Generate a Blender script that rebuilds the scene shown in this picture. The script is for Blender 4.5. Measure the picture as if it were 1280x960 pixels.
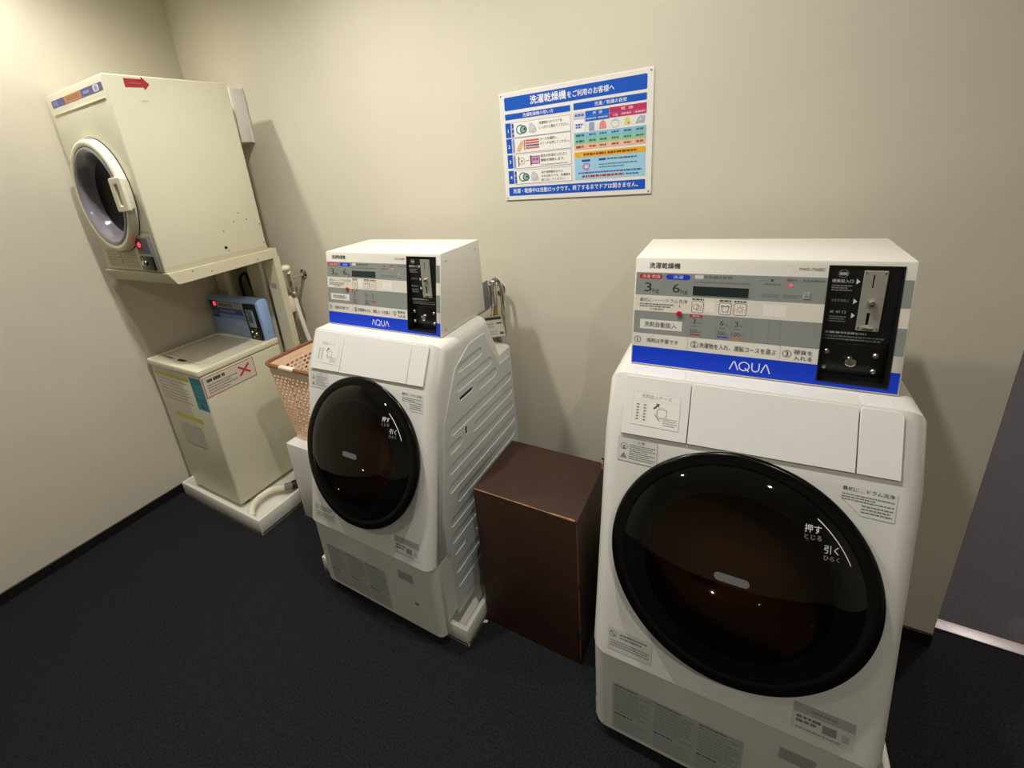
import bpy, bmesh, math, random
from mathutils import Matrix, Vector, Euler
for o in list(bpy.data.objects): bpy.data.objects.remove(o)
SC = bpy.context.scene
COL = SC.collection
R = math.radians
PI = math.pi

# ---------------------------------------------------------------- camera (pinhole, shifted: the photo is an off-centre crop)
cd = bpy.data.cameras.new('camera')
cd.sensor_fit = 'HORIZONTAL'; cd.sensor_width = 36.0
cd.lens = 566.12 / 1280 * 36.0
cd.shift_x = (640 - 594.39) / 1280
cd.shift_y = -(480 - 394.60) / 1280
cd.clip_start = 0.02
cam = bpy.data.objects.new('camera', cd); COL.objects.link(cam)
cam.location = (0.47396, -1.56236, 1.62)
cam.rotation_euler = Euler((1.2402082, 0.0969886, 0.5294518), 'XYZ')
SC.camera = cam

# ---------------------------------------------------------------- world, lamps, exposure
w = bpy.data.worlds.new('world'); SC.world = w; w.use_nodes = True
w.node_tree.nodes['Background'].inputs[0].default_value = (0.9, 0.93, 1.0, 1)
w.node_tree.nodes['Background'].inputs[1].default_value = 0.05
SC.view_settings.view_transform = 'Standard'
try: SC.view_settings.look = 'None'
except Exception: pass
SC.view_settings.gamma = 1.0
SC.view_settings.use_curve_mapping = False
SC.view_settings.exposure = 0.35

CEIL = 2.75
WARM = (1.0, 0.955, 0.885)
# x, y, watts, colour
DOWNLIGHTS = [(-1.80, -0.88, 11.5, WARM), (-0.78, -0.79, 20, WARM), (0.18, -0.79, 15.5, WARM),
              (-1.0, -2.3, 6, WARM), (1.3, -2.2, 14, WARM),  # unseen fill lamps, added to brighten the lower fronts and right wall
              (1.9, 1.3, 21, (1.0, 0.93, 0.9)), (1.9, 2.9, 21, (1.0, 0.93, 0.9))]

# ---------------------------------------------------------------- materials
def lin(c):
    if isinstance(c, str):
        c = [int(c[i:i+2], 16) for i in (0, 2, 4)]
    return tuple((v/255/12.92 if v/255 <= 0.04045 else ((v/255+0.055)/1.055)**2.4) for v in c)
MATS = {}
def mat(name, color, rough=0.5, metal=0.0, noise=0.0, nscale=40, bump=0.0, bscale=200, emit=0.0, coat=0.0, spec=0.5, tint=None, detail=3):
    if name in MATS: return MATS[name]
    m = bpy.data.materials.new(name); m.use_nodes = True
    nt = m.node_tree; b = nt.nodes['Principled BSDF']
    c = lin(color)
    b.inputs['Base Color'].default_value = (*c, 1)
    b.inputs['Roughness'].default_value = rough
    b.inputs['Metallic'].default_value = metal
    b.inputs['Specular IOR Level'].default_value = spec
    if coat: b.inputs['Coat Weight'].default_value = coat; b.inputs['Coat Roughness'].default_value = 0.03
    if emit:
        b.inputs['Emission Color'].default_value = (*c, 1); b.inputs['Emission Strength'].default_value = emit
    if noise or bump:
        tc = nt.nodes.new('ShaderNodeTexCoord')
    if noise:
        n = nt.nodes.new('ShaderNodeTexNoise'); n.inputs['Scale'].default_value = nscale; n.inputs['Detail'].default_value = detail
        nt.links.new(tc.outputs['Object'], n.inputs['Vector'])
        mx = nt.nodes.new('ShaderNodeMix'); mx.data_type = 'RGBA'
        d = lin(tint) if tint else tuple(v*(1-noise) for v in c)
        mx.inputs[6].default_value = (*c, 1); mx.inputs[7].default_value = (*d, 1)
        mr = nt.nodes.new('ShaderNodeMapRange'); mr.inputs[1].default_value = 0.35; mr.inputs[2].default_value = 0.7
        nt.links.new(n.outputs['Fac'], mr.inputs[0]); nt.links.new(mr.outputs[0], mx.inputs[0])
        nt.links.new(mx.outputs[2], b.inputs['Base Color'])
    if bump:
        n2 = nt.nodes.new('ShaderNodeTexNoise'); n2.inputs['Scale'].default_value = bscale; n2.inputs['Detail'].default_value = 4
        nt.links.new(tc.outputs['Object'], n2.inputs['Vector'])
        bp = nt.nodes.new('ShaderNodeBump'); bp.inputs['Strength'].default_value = bump; bp.inputs['Distance'].default_value = 0.002
        nt.links.new(n2.outputs['Fac'], bp.inputs['Height']); nt.links.new(bp.outputs[0], b.inputs['Normal'])
    MATS[name] = m
    return m
M_WALL = mat('wallpaper', (214, 208, 190), 0.85, noise=0.035, nscale=3, bump=0.25, bscale=420, spec=0.3)
M_CEIL = mat('ceiling_paint', (215, 212, 205), 0.9)
M_FLOOR = mat('navy_carpet', (44, 44, 48), 0.95, noise=0.6, nscale=170, bump=0.9, bscale=900, spec=0.1)
M_FLOOR2 = mat('carpet_corridor_lit', (92, 88, 95), 0.95, noise=0.3, nscale=160, bump=0.8, bscale=700, spec=0.1)  # similar carpet; the brighter corridor light is put into its paler, purplish colour
M_BASE = mat('black_vinyl', (22, 19, 18), 0.5)
M_STRIP = mat('brushed_aluminium', (190, 184, 186), 0.5, metal=1.0, noise=0.12, nscale=90)
M_WHITE = mat('white_enamel', (226, 225, 218), 0.32, noise=0.02, nscale=5)
M_WHITE2 = mat('white_plastic', (228, 227, 222), 0.38)
M_SHEET = mat('pale_grey_sheet', (212, 216, 215), 0.4, noise=0.02, nscale=6)
M_BOXW = mat('white_powder_coat', (229, 226, 216), 0.4, bump=0.05, bscale=500)
M_BLACKG = mat('gloss_black', (8, 8, 8), 0.2, spec=0.3)
M_GLASS = mat('smoked_glass', (12, 11, 10), 0.03, spec=0.42)
M_GLASS2 = mat('smoked_brown_glass', (22, 16, 11), 0.03, spec=0.4)
def tinted(name, tint, refl):
    m = bpy.data.materials.new(name); m.use_nodes = True; nt = m.node_tree; nt.nodes.remove(nt.nodes['Principled BSDF'])
    tr = nt.nodes.new('ShaderNodeBsdfTransparent'); tr.inputs[0].default_value = (*lin(tint), 1)
    gl = nt.nodes.new('ShaderNodeBsdfGlossy'); gl.inputs[0].default_value = (refl, refl, refl, 1); gl.inputs['Roughness'].default_value = .02
    fr = nt.nodes.new('ShaderNodeFresnel'); fr.inputs[0].default_value = 1.45
    mx = nt.nodes.new('ShaderNodeMixShader')
    nt.links.new(fr.outputs[0], mx.inputs[0]); nt.links.new(tr.outputs[0], mx.inputs[1]); nt.links.new(gl.outputs[0], mx.inputs[2])
    nt.links.new(mx.outputs[0], nt.nodes['Material Output'].inputs['Surface'])
    return m
M_GLASS2 = tinted('smoked_brown_glass_pane', (190, 170, 152), .9)
M_BOWL = mat('dark_drum_bowl', (98, 78, 60), 0.06, spec=.8)
M_BLACK = mat('matt_black', (16, 16, 16), 0.45)
M_DARK = mat('dark_slot', (20, 19, 18), 0.7)
M_STEEL = mat('stainless_plate', (190, 188, 176), 0.45, metal=0.5, noise=0.08, nscale=60)
M_CHROME = mat('chrome', (215, 213, 208), 0.14, metal=1.0)
M_NICKEL = mat('brushed_nickel', (190, 185, 165), 0.3, metal=1.0)
M_CREAM = mat('cream_enamel', (221, 219, 195), 0.42, noise=0.03, nscale=4)
M_CREAM2 = mat('cream_plastic', (232, 227, 203), 0.4)
M_CREAM3 = mat('cream_lid', (215, 211, 190), 0.35)
M_POST = mat('cream_steel', (216, 210, 184), 0.45, noise=0.03, nscale=8)
M_BLUE = mat('blue_plastic', (155, 186, 232), 0.4)
M_TRAY = mat('white_tray_plastic', (222, 220, 210), 0.4)
M_BROWN = mat('brown_laminate', (64, 44, 35), 0.55, noise=0.12, nscale=9, bump=0.06, bscale=150, spec=0.25)
M_EDGE = mat('worn_chipboard', (176, 132, 82), 0.8, noise=0.4, nscale=120)
M_TAN = mat('peach_plastic', (250, 218, 188), 0.42)
M_RIM = mat('brown_rim_plastic', (140, 92, 66), 0.4)
M_IVORY = mat('ivory_plastic', (236, 222, 200), 0.35)
M_GLASSD = mat('grey_door_glass', (136, 134, 144), 0.12, coat=0.3)
M_GLASSE = mat('dark_drum_glass', (42, 38, 42), 0.2, spec=0.12)
M_HOSEW = mat('white_hose', (224, 222, 208), 0.45)
M_HOSEG = mat('ivory_hose', (226, 224, 196), 0.45)
M_GREY = mat('grey_plastic', (128, 130, 130), 0.5)
M_PAPER = mat('paper', (226, 224, 216), 0.7)
M_LED = mat('red_led', (255, 40, 60), 0.4, emit=2.2)
M_LENS = mat('lamp_lens', (255, 235, 205), 0.4, emit=30.0)
M_REDKNOB = mat('red_plastic', (190, 30, 45), 0.3)
def ink(c, rough=0.5):
    if not isinstance(c, str): c = '%02x%02x%02x' % tuple(c)
    return mat('ink_' + c, c, rough, spec=0.35)

# ---------------------------------------------------------------- object helpers
def link(name, mesh, mats, parent=None, mtx=None, smooth=35):
    for m in (mats if isinstance(mats, (list, tuple)) else [mats]): mesh.materials.append(m)
    if smooth:
        mesh.polygons.foreach_set('use_smooth', [True]*len(mesh.polygons))
        mesh.set_sharp_from_angle(angle=R(smooth))
    o = bpy.data.objects.new(name, mesh); COL.objects.link(o)
    if parent: o.parent = parent
    if mtx is not None: o.matrix_local = mtx
    return o
def thing(name, label, cat, loc=(0, 0, 0), rz=0.0, group=None):
    o = bpy.data.objects.new(name, None); COL.objects.link(o)
    o.empty_display_size = 0.05
    o.location = loc; o.rotation_euler = (0, 0, rz)
    o['label'] = label; o['category'] = cat
    if group: o['group'] = group
    return o
def tag(o, label, cat, group=None):
    o['label'] = label; o['category'] = cat
    if group: o['group'] = group
    return o
def copy_tree(o, parent=None):
    c = o.copy(); COL.objects.link(c)
    if parent: c.parent = parent
    for ch in list(o.children):
        d = copy_tree(ch, c)
        d.matrix_parent_inverse = ch.matrix_parent_inverse.copy(); d.matrix_basis = ch.matrix_basis.copy()
    return c
class MB:
    def __init__(s): s.bm = bmesh.new()
    def _new(s, fn, mi=0):
        n = len(s.bm.faces); fn(); s.bm.faces.ensure_lookup_table()
        for f in s.bm.faces[n:]: f.material_index = mi
    def box(s, x0, x1, y0, y1, z0, z1, bev=0.0, seg=2, mi=0, mtx=None):
        t = bmesh.new()
        bmesh.ops.create_cube(t, size=1.0)
        for v in t.verts: v.co = Vector((x0+(v.co.x+.5)*(x1-x0), y0+(v.co.y+.5)*(y1-y0), z0+(v.co.z+.5)*(z1-z0)))
        if bev: bmesh.ops.bevel(t, geom=list(t.edges), offset=bev, segments=seg, profile=0.5, affect='EDGES')
        s.merge(t, mi, mtx); return s
    def merge(s, t, mi=0, mtx=None):
        if mtx is not None: bmesh.ops.transform(t, matrix=mtx, verts=list(t.verts))
        for f in t.faces: f.material_index = mi
        me = bpy.data.meshes.new('tmp'); t.to_mesh(me); t.free()
        s.bm.from_mesh(me); bpy.data.meshes.remove(me)
    def cyl(s, p0, p1, r0, r1=None, seg=20, mi=0, bev=0.0):
        r1 = r0 if r1 is None else r1
        p0, p1 = Vector(p0), Vector(p1); d = p1-p0
        t = bmesh.new()
        bmesh.ops.create_cone(t, cap_ends=True, segments=seg, radius1=r0, radius2=r1, depth=d.length)
        if bev:
            ed = [e for e in t.edges if len([f for f in e.link_faces if len(f.verts) > 4]) == 1]
            bmesh.ops.bevel(t, geom=ed, offset=bev, segments=2, profile=0.5, affect='EDGES')
        q = d.to_track_quat('Z', 'Y').to_matrix().to_4x4()
        s.merge(t, mi, Matrix.Translation((p0+p1)/2) @ q); return s
    def ball(s, c, r, mi=0, sc=(1, 1, 1)):
        t = bmesh.new(); bmesh.ops.create_uvsphere(t, u_segments=16, v_segments=10, radius=r)
        s.merge(t, mi, Matrix.Translation(c) @ Matrix.Diagonal((*sc, 1))); return s
    def lathe(s, prof, mtx=None, seg=64, mi=0, close=True):
        """prof: (r, h) pairs around local z"""
        t = bmesh.new(); rings = []
        for r, h in prof:
            if r < 1e-6: rings.append([t.verts.new((0, 0, h))])
            else: rings.append([t.verts.new((r*math.cos(2*PI*k/seg), r*math.sin(2*PI*k/seg), h)) for k in range(seg)])
        for a, b in zip(rings, rings[1:]):
            for k in range(seg):
                k2 = (k+1) % seg
                if len(a) == 1 and len(b) == 1: continue
                if len(a) == 1: t.faces.new((a[0], b[k2], b[k]))
                elif len(b) == 1: t.faces.new((a[k], a[k2], b[0]))
                else: t.faces.new((a[k], a[k2], b[k2], b[k]))
        bmesh.ops.recalc_face_normals(t, faces=list(t.faces))
        s.merge(t, mi, mtx); return s
    def tube(s, pts, r, seg=12, mi=0, sub=6, closed=False):
        P = [Vector(p) for p in pts]; Q = []
        n = len(P)
        if sub > 1:
            rng = range(n) if closed else range(n-1)
            for i in rng:
                g = (lambda k: P[k % n]) if closed else (lambda k: P[min(max(k, 0), n-1)])
                a, b, c, d = g(i-1), g(i), g(i+1), g(i+2)
                for k in range(sub):
                    u = k/sub
                    Q.append(0.5*((2*b)+(c-a)*u+(2*a-5*b+4*c-d)*u*u+(3*b-a-3*c+d)*u**3))
            if not closed: Q.append(P[-1])
        else: Q = P
        t = bmesh.new(); rings = []; up = None; m = len(Q)
        for i, p in enumerate(Q):
            tg = (Q[(i+1) % m]-Q[i-1]) if closed else (Q[min(i+1, m-1)]-Q[max(i-1, 0)])
            tg.normalize()
            if up is None: up = tg.orthogonal().normalized()
            up = (up-tg*up.dot(tg)).normalized(); sd = tg.cross(up)
            rings.append([t.verts.new(p+r*(math.cos(2*PI*k/seg)*up+math.sin(2*PI*k/seg)*sd)) for k in range(seg)])
        prs = list(zip(rings, rings[1:])) + ([(rings[-1], rings[0])] if closed else [])
        for a, b in prs:
            for k in range(seg): t.faces.new((a[k], a[(k+1) % seg], b[(k+1) % seg], b[k]))
        if not closed: t.faces.new(rings[0][::-1]); t.faces.new(rings[-1])
        bmesh.ops.recalc_face_normals(t, faces=list(t.faces))
        s.merge(t, mi); return s
    def prism(s, poly, x0, x1, bev=0.0, seg=2, mi=0):
        """poly: (y, z) side outline extruded along x"""
        t = bmesh.new()
        a = [t.verts.new((x0, y, z)) for y, z in poly]; b = [t.verts.new((x1, y, z)) for y, z in poly]
        t.faces.new(a); t.faces.new(b[::-1]); n = len(poly)
        for k in range(n): t.faces.new((a[k], b[k], b[(k+1) % n], a[(k+1) % n]))
        bmesh.ops.recalc_face_normals(t, faces=list(t.faces))
        if bev: bmesh.ops.bevel(t, geom=list(t.edges), offset=bev, segments=seg, profile=0.5, affect='EDGES')
        s.merge(t, mi); return s
    def rprism(s, poly, half, rad, wts, seg=6, mi=0):
        """extrusion along x with rounded rims; wts[i] = share of the rounding on edge i -> i+1"""
        t = bmesh.new(); n = len(poly); P = [Vector(p) for p in poly]
        area = sum(P[i].x*P[(i+1) % n].y-P[(i+1) % n].x*P[i].y for i in range(n))
        sg = 1 if area > 0 else -1
        def inset(d):
            L = []
            for i in range(n):
                e = (P[(i+1) % n]-P[i]).normalized(); nn = Vector((-e.y, e.x))*sg
                L.append((P[i]+nn*d*wts[i], e))
            out = []
            for i in range(n):
                p, e = L[i-1]; q, g = L[i]
                den = e.x*g.y-e.y*g.x
                if abs(den) < 1e-6: out.append(q)
                else:
                    u = ((q-p).x*g.y-(q-p).y*g.x)/den; out.append(p+e*u)
            return out
        rings = []
        st = [(half-rad*(1-math.sin(a)), rad*(1-math.cos(a))) for a in [PI/2*k/seg for k in range(seg+1)][::-1]]
        for x, d in st: rings.append([t.verts.new((x, p.x, p.y)) for p in inset(d)])
        full = [( -x, d) for x, d in st][::-1]
        rings2 = []
        for x, d in full: rings2.append([t.verts.new((x, p.x, p.y)) for p in inset(d)])
        allr = rings+rings2
        for a, b in zip(allr, allr[1:]):
            for k in range(n): t.faces.new((a[k], a[(k+1) % n], b[(k+1) % n], b[k]))
        t.faces.new(allr[0]); t.faces.new(allr[-1][::-1])
        bmesh.ops.recalc_face_normals(t, faces=list(t.faces))
        s.merge(t, mi); return s
    def build(s, name, mats, parent=None, mtx=None, smooth=35):
        me = bpy.data.meshes.new(name); s.bm.to_mesh(me); s.bm.free()
        return link(name, me, mats, parent, mtx, smooth)

def eval_curve(c):
    o = bpy.data.objects.new('tmp', c); COL.objects.link(o)
    bpy.context.view_layer.update()
    d = bpy.context.evaluated_depsgraph_get()
    me = bpy.data.meshes.new_from_object(o.evaluated_get(d), depsgraph=d)
    bpy.data.objects.remove(o); bpy.data.curves.remove(c)
    return me
def plate_mesh(loops, thick, bev=0.0, bseg=1):
    """flat plate in local xy with holes (loops[0] outer); front face at z = thick, back at 0"""
    c = bpy.data.curves.new('tmp', 'CURVE'); c.dimensions = '2D'; c.fill_mode = 'BOTH'
    c.extrude = max(thick/2-bev, 1e-5); c.bevel_depth = bev; c.bevel_resolution = bseg; c.offset = -bev
    for lp in loops:
        sp = c.splines.new('POLY'); sp.points.add(len(lp)-1); sp.use_cyclic_u = True
        for p, (x, y) in zip(sp.points, lp): p.co = (x, y, 0, 1)
    me = eval_curve(c); me.transform(Matrix.Translation((0, 0, thick/2)))
    me.materials.clear()
    return me
def rrect(x0, y0, x1, y1, r=0.0, n=4):
    if r <= 0: return [(x0, y0), (x1, y0), (x1, y1), (x0, y1)]
    out = []
    for cx, cy, a0 in ((x1-r, y0+r, -90), (x1-r, y1-r, 0), (x0+r, y1-r, 90), (x0+r, y0+r, 180)):
        for k in range(n+1):
            a = R(a0+90*k/n); out.append((cx+r*math.cos(a), cy+r*math.sin(a)))
    return out
def circ(cx, cy, r, n=24, a0=0, a1=360):
    m = n if a1-a0 >= 360 else n-1
    return [(cx+r*math.cos(R(a0+(a1-a0)*k/m)), cy+r*math.sin(R(a0+(a1-a0)*k/m))) for k in range(n)]
def frame(o, X, Y):
    X = Vector(X).normalized(); Y = Vector(Y); Y = (Y-X*Y.dot(X)).normalized(); Z = X.cross(Y)
    m = Matrix.Identity(4)
    for i in range(3): m[i][0] = X[i]; m[i][1] = Y[i]; m[i][2] = Z[i]; m[i][3] = o[i]
    return m

TXT = {}
def text_mesh(body, bold=0.0):
    k = (body, bold)
    if k not in TXT:
        c = bpy.data.curves.new('tmp', 'FONT'); c.body = body; c.size = 1.0; c.resolution_u = 2; c.offset = bold
        me = eval_curve(c)
        vs = [v.co.copy() for v in me.vertices]; fs = [tuple(p.vertices) for p in me.polygons]
        bpy.data.meshes.remove(me)
        xs = [v.x for v in vs] or [0, 1]; ys = [v.y for v in vs] or [0, 1]
        TXT[k] = (vs, fs, min(xs), max(xs), min(ys), max(ys))
    return TXT[k]
class Print:
    """flat print: coloured shapes and lettering stacked a fraction of a millimetre apart, one mesh"""
    def __init__(s, step=0.00018): s.v = []; s.f = []; s.mi = []; s.m = []; s.step = step
    def _m(s, c):
        m = c if isinstance(c, bpy.types.Material) else ink(c)
        if m not in s.m: s.m.append(m)
        return s.m.index(m)
    def poly(s, pts, c, z=1):
        b = len(s.v); s.v += [(x, y, z*s.step) for x, y in pts]; s.f.append(tuple(range(b, b+len(pts)))); s.mi.append(s._m(c)); return s
    def rect(s, x0, y0, x1, y1, c, z=1, r=0.0): return s.poly(rrect(x0, min(y0, y1), x1, max(y0, y1), r), c, z)
    def circle(s, x, y, r, c, z=1, n=20): return s.poly(circ(x, y, r, n), c, z)
    def ring(s, x, y, r, t, c, z=1, n=24, a0=0, a1=360):
        A, B = circ(x, y, r, n, a0, a1), circ(x, y, r-t, n, a0, a1)
        m = n if a1-a0 >= 360 else n-1
        for k in range(m):
            k2 = (k+1) % n; s.poly([A[k], A[k2], B[k2], B[k]], c, z)
        return s
    def border(s, x0, y0, x1, y1, t, c, z=1):
        s.rect(x0, y0, x1, y0+t, c, z); s.rect(x0, y1-t, x1, y1, c, z); s.rect(x0, y0+t, x0+t, y1-t, c, z); s.rect(x1-t, y0+t, x1, y1-t, c, z); return s
    def text(s, body, x0, y0, x1=None, h=None, c='222222', z=2, bold=0.0, cx=None):
        if bold:
            q = bold*.7; vs, fs, ax, bx, ay, by = text_mesh(body)
            k = h/(by-ay) if h else (x1-x0)/(bx-ax); q *= k
            for i, (dx, dy) in enumerate(((q, q), (-q, q), (q, -q), (-q, -q))):
                s.text(body, x0+dx, y0+dy, None if x1 is None else x1+dx, h, c, z+.12*i, 0.0, None if cx is None else cx+dx)
            return s
        vs, fs, ax, bx, ay, by = text_mesh(body)
        sy = h/(by-ay) if h else (x1-x0)/(bx-ax)
        sx = (x1-x0)/(bx-ax) if x1 is not None else sy
        if cx is not None: x0 = cx-(bx-ax)*sx/2
        b = len(s.v); m = s._m(c)
        s.v += [(x0+(v.x-ax)*sx, y0+(v.y-ay)*sy, z*s.step) for v in vs]
        for f in fs: s.f.append(tuple(i+b for i in f)); s.mi.append(m)
        return s
    def lines(s, x0, y0, x1, y1, n, c, z=2, seed=1, fill=0.55, ragged=True):
        """rows of unreadable small print: short dashes"""
        rnd = random.Random(seed); h = (y1-y0)/n
        for k in range(n):
            y = y1-(k+1)*h+h*(1-fill)/2; x = x0; end = x1-(rnd.random()*0.35*(x1-x0) if ragged and k % 2 else 0)
            while x < end:
                L = min(h*fill*(0.7+rnd.random()*1.6), end-x)
                s.rect(x, y+rnd.random()*h*0.1, x+L, y+h*fill, c, z); x += L+h*fill*0.3
        return s
    def build(s, name, parent, mtx):
        me = bpy.data.meshes.new(name); me.from_pydata(s.v, [], s.f)
        o = link(name, me, s.m, parent, mtx, smooth=0)
        me.polygons.foreach_set('material_index', s.mi); me.update()
        return o
def bore(ob, prof, mtx):
    """turn a round hole into a mesh"""
    cut = MB().lathe(prof, ob.matrix_parent_inverse @ mtx, 72).build('tmp_cutter', M_BLACK, ob.parent)
    mod = ob.modifiers.new('cut', 'BOOLEAN'); mod.object = cut; mod.operation = 'DIFFERENCE'; mod.solver = 'EXACT'
    bpy.context.view_layer.update(); dg = bpy.context.evaluated_depsgraph_get()
    me = bpy.data.meshes.new_from_object(ob.evaluated_get(dg), depsgraph=dg)
    ob.modifiers.remove(mod); ob.data = me; bpy.data.objects.remove(cut)
    me.set_sharp_from_angle(angle=R(35))
def struct(o): o['kind'] = 'structure'; return o

# ================================================================ THE ROOM
XL, XR, XE, YF, YB = -2.186, 1.0853, 2.9, -4.6, 4.4
struct(MB().box(XL-.15, XE+.15, YF-.15, 0.08, -.12, 0).build('floor', M_FLOOR))
struct(MB().box(XR-.3, XE+.15, 0.08, YB+.15, -.12, -.0005).build('floor_corridor', M_FLOOR2))
struct(MB().box(XL-.15, XE+.15, YF-.15, YB+.15, CEIL, CEIL+.12).build('ceiling', M_CEIL))
struct(MB().box(XL-.15, XR, 0, .19, 0, CEIL).build('wall_back', M_WALL))
struct(MB().box(XL-.15, XL, YF-.15, 0, 0, CEIL).build('wall_left', M_WALL))
struct(MB().box(XL-.15, XE+.15, YF-.15, YF, 0, CEIL).build('wall_front', M_WALL))
struct(MB().box(XE, XE+.15, YF, YB, 0, CEIL).build('wall_right', M_WALL))
struct(MB().box(XR-.3, XE+.15, YB, YB+.15, 0, CEIL).build('wall_corridor_end', M_WALL))
struct(MB().box(XR-.3, XR-.0, .19, YB, 0, CEIL).build('wall_corridor_left', M_WALL))
struct(MB().box(XL, XL+.008, YF, 0, 0, .0524, .002, 1).build('baseboard_left', M_BASE))
struct(MB().box(XL+.008, XR, -.008, 0, 0, .0524, .002, 1).build('baseboard_back', M_BASE))
for k, (a, b) in enumerate(((XR+.03, 1.350), (1.3525, XE))):
    struct(MB().box(a, b, .077, .121, -.001, .006, .0025, 2).build('trim_%d' % (k+1), M_STRIP))

def downlight(x, y, watt, col):
    t = thing('downlight', 'round recessed ceiling downlight at x %.1f' % x, 'ceiling light', (x, y, CEIL))
    MB().lathe([(.042, -.003), (.05, -.007), (.062, -.006), (.066, 0)], seg=32).build('trim_ring', M_WHITE2, t)
    MB().lathe([(.043, 0), (.043, -.0025), (0, -.0025)], seg=32).build('lens', M_LENS, t)
    L = bpy.data.lights.new('downlight_lamp', 'SPOT'); L.energy = watt*LAMPK; L.color = col; L.shadow_soft_size = 0.035
    L.spot_size = R(158); L.spot_blend = 0.9
    lo = bpy.data.objects.new('downlight_lamp', L); COL.objects.link(lo)
    lo.parent = t; lo.location = (0, 0, -.02)
    return t
LAMPK = 3.0
DL = ['above the stacked dryer', 'above the middle washer-dryer', 'above the right-hand washer-dryer',
      'added as unseen front fill nearer the left wall', 'added behind the camera as fill for the right-hand wall', 'in the corridor by the threshold', 'at the far end of the corridor']
for (x, y, wt, c), lb in zip(DOWNLIGHTS, DL):
    t = downlight(x, y, wt, c); t['label'] = 'round recessed ceiling downlight ' + lb; t['group'] = 'ceiling downlights'

# ================================================================ COIN WASHER-DRYERS
W2 = 0.2625          # half width of the control box
PX = -W2             # panel coordinate 0 in the machine's frame
def drip_tray(label, x0, x1, y0, y1, h, rz=0):
    cx, cy = (x0+x1)/2, (y0+y1)/2; a, b = (x1-x0)/2, (y1-y0)/2
    t = thing('drip_tray', label, 'tray', (cx, cy, 0), rz, 'white drip trays')
    m = MB(); wt = .016
    m.box(-a, a, -b, b, .006, .018, .002, 1)
    m.build('tray_floor', M_TRAY, t)
    m = MB()
    tb = bmesh.new()
    def ring(ax, bx, z): return [tb.verts.new((sx*ax, sy*bx, z)) for sx, sy in ((-1, -1), (1, -1), (1, 1), (-1, 1))]
    rs = [ring(a, b, 0), ring(a, b, h), ring(a-wt, b-wt, h), ring(a-wt-.006, b-wt-.006, .018), ring(a-.01, b-.01, 0)]
    for p, q in zip(rs, rs[1:]+rs[:1]):
        for k in range(4): tb.faces.new((p[k], p[(k+1) % 4], q[(k+1) % 4], q[k]))
    bmesh.ops.recalc_face_normals(tb, faces=list(tb.faces))
    bmesh.ops.bevel(tb, geom=list(tb.edges), offset=.003, segments=2, profile=.5, affect='EDGES')
    m.merge(tb); m.build('tray_rim', M_TRAY, t)
    return t

FY, FZ = .137, .585                     # slope of the lower front
FR = frame((PX, -.2655, .35), (1, 0, 0), (0, FY, FZ))
PR = frame((PX, -.122, .965), (1, 0, 0), (0, .062, .12))
BH = .2721; BT = .0524
BX = frame((PX, 0, 1.0866), (1, 0, 0), (0, BT, .267))
def off(m, d): return m @ Matrix.Translation((0, 0, d))

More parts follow.
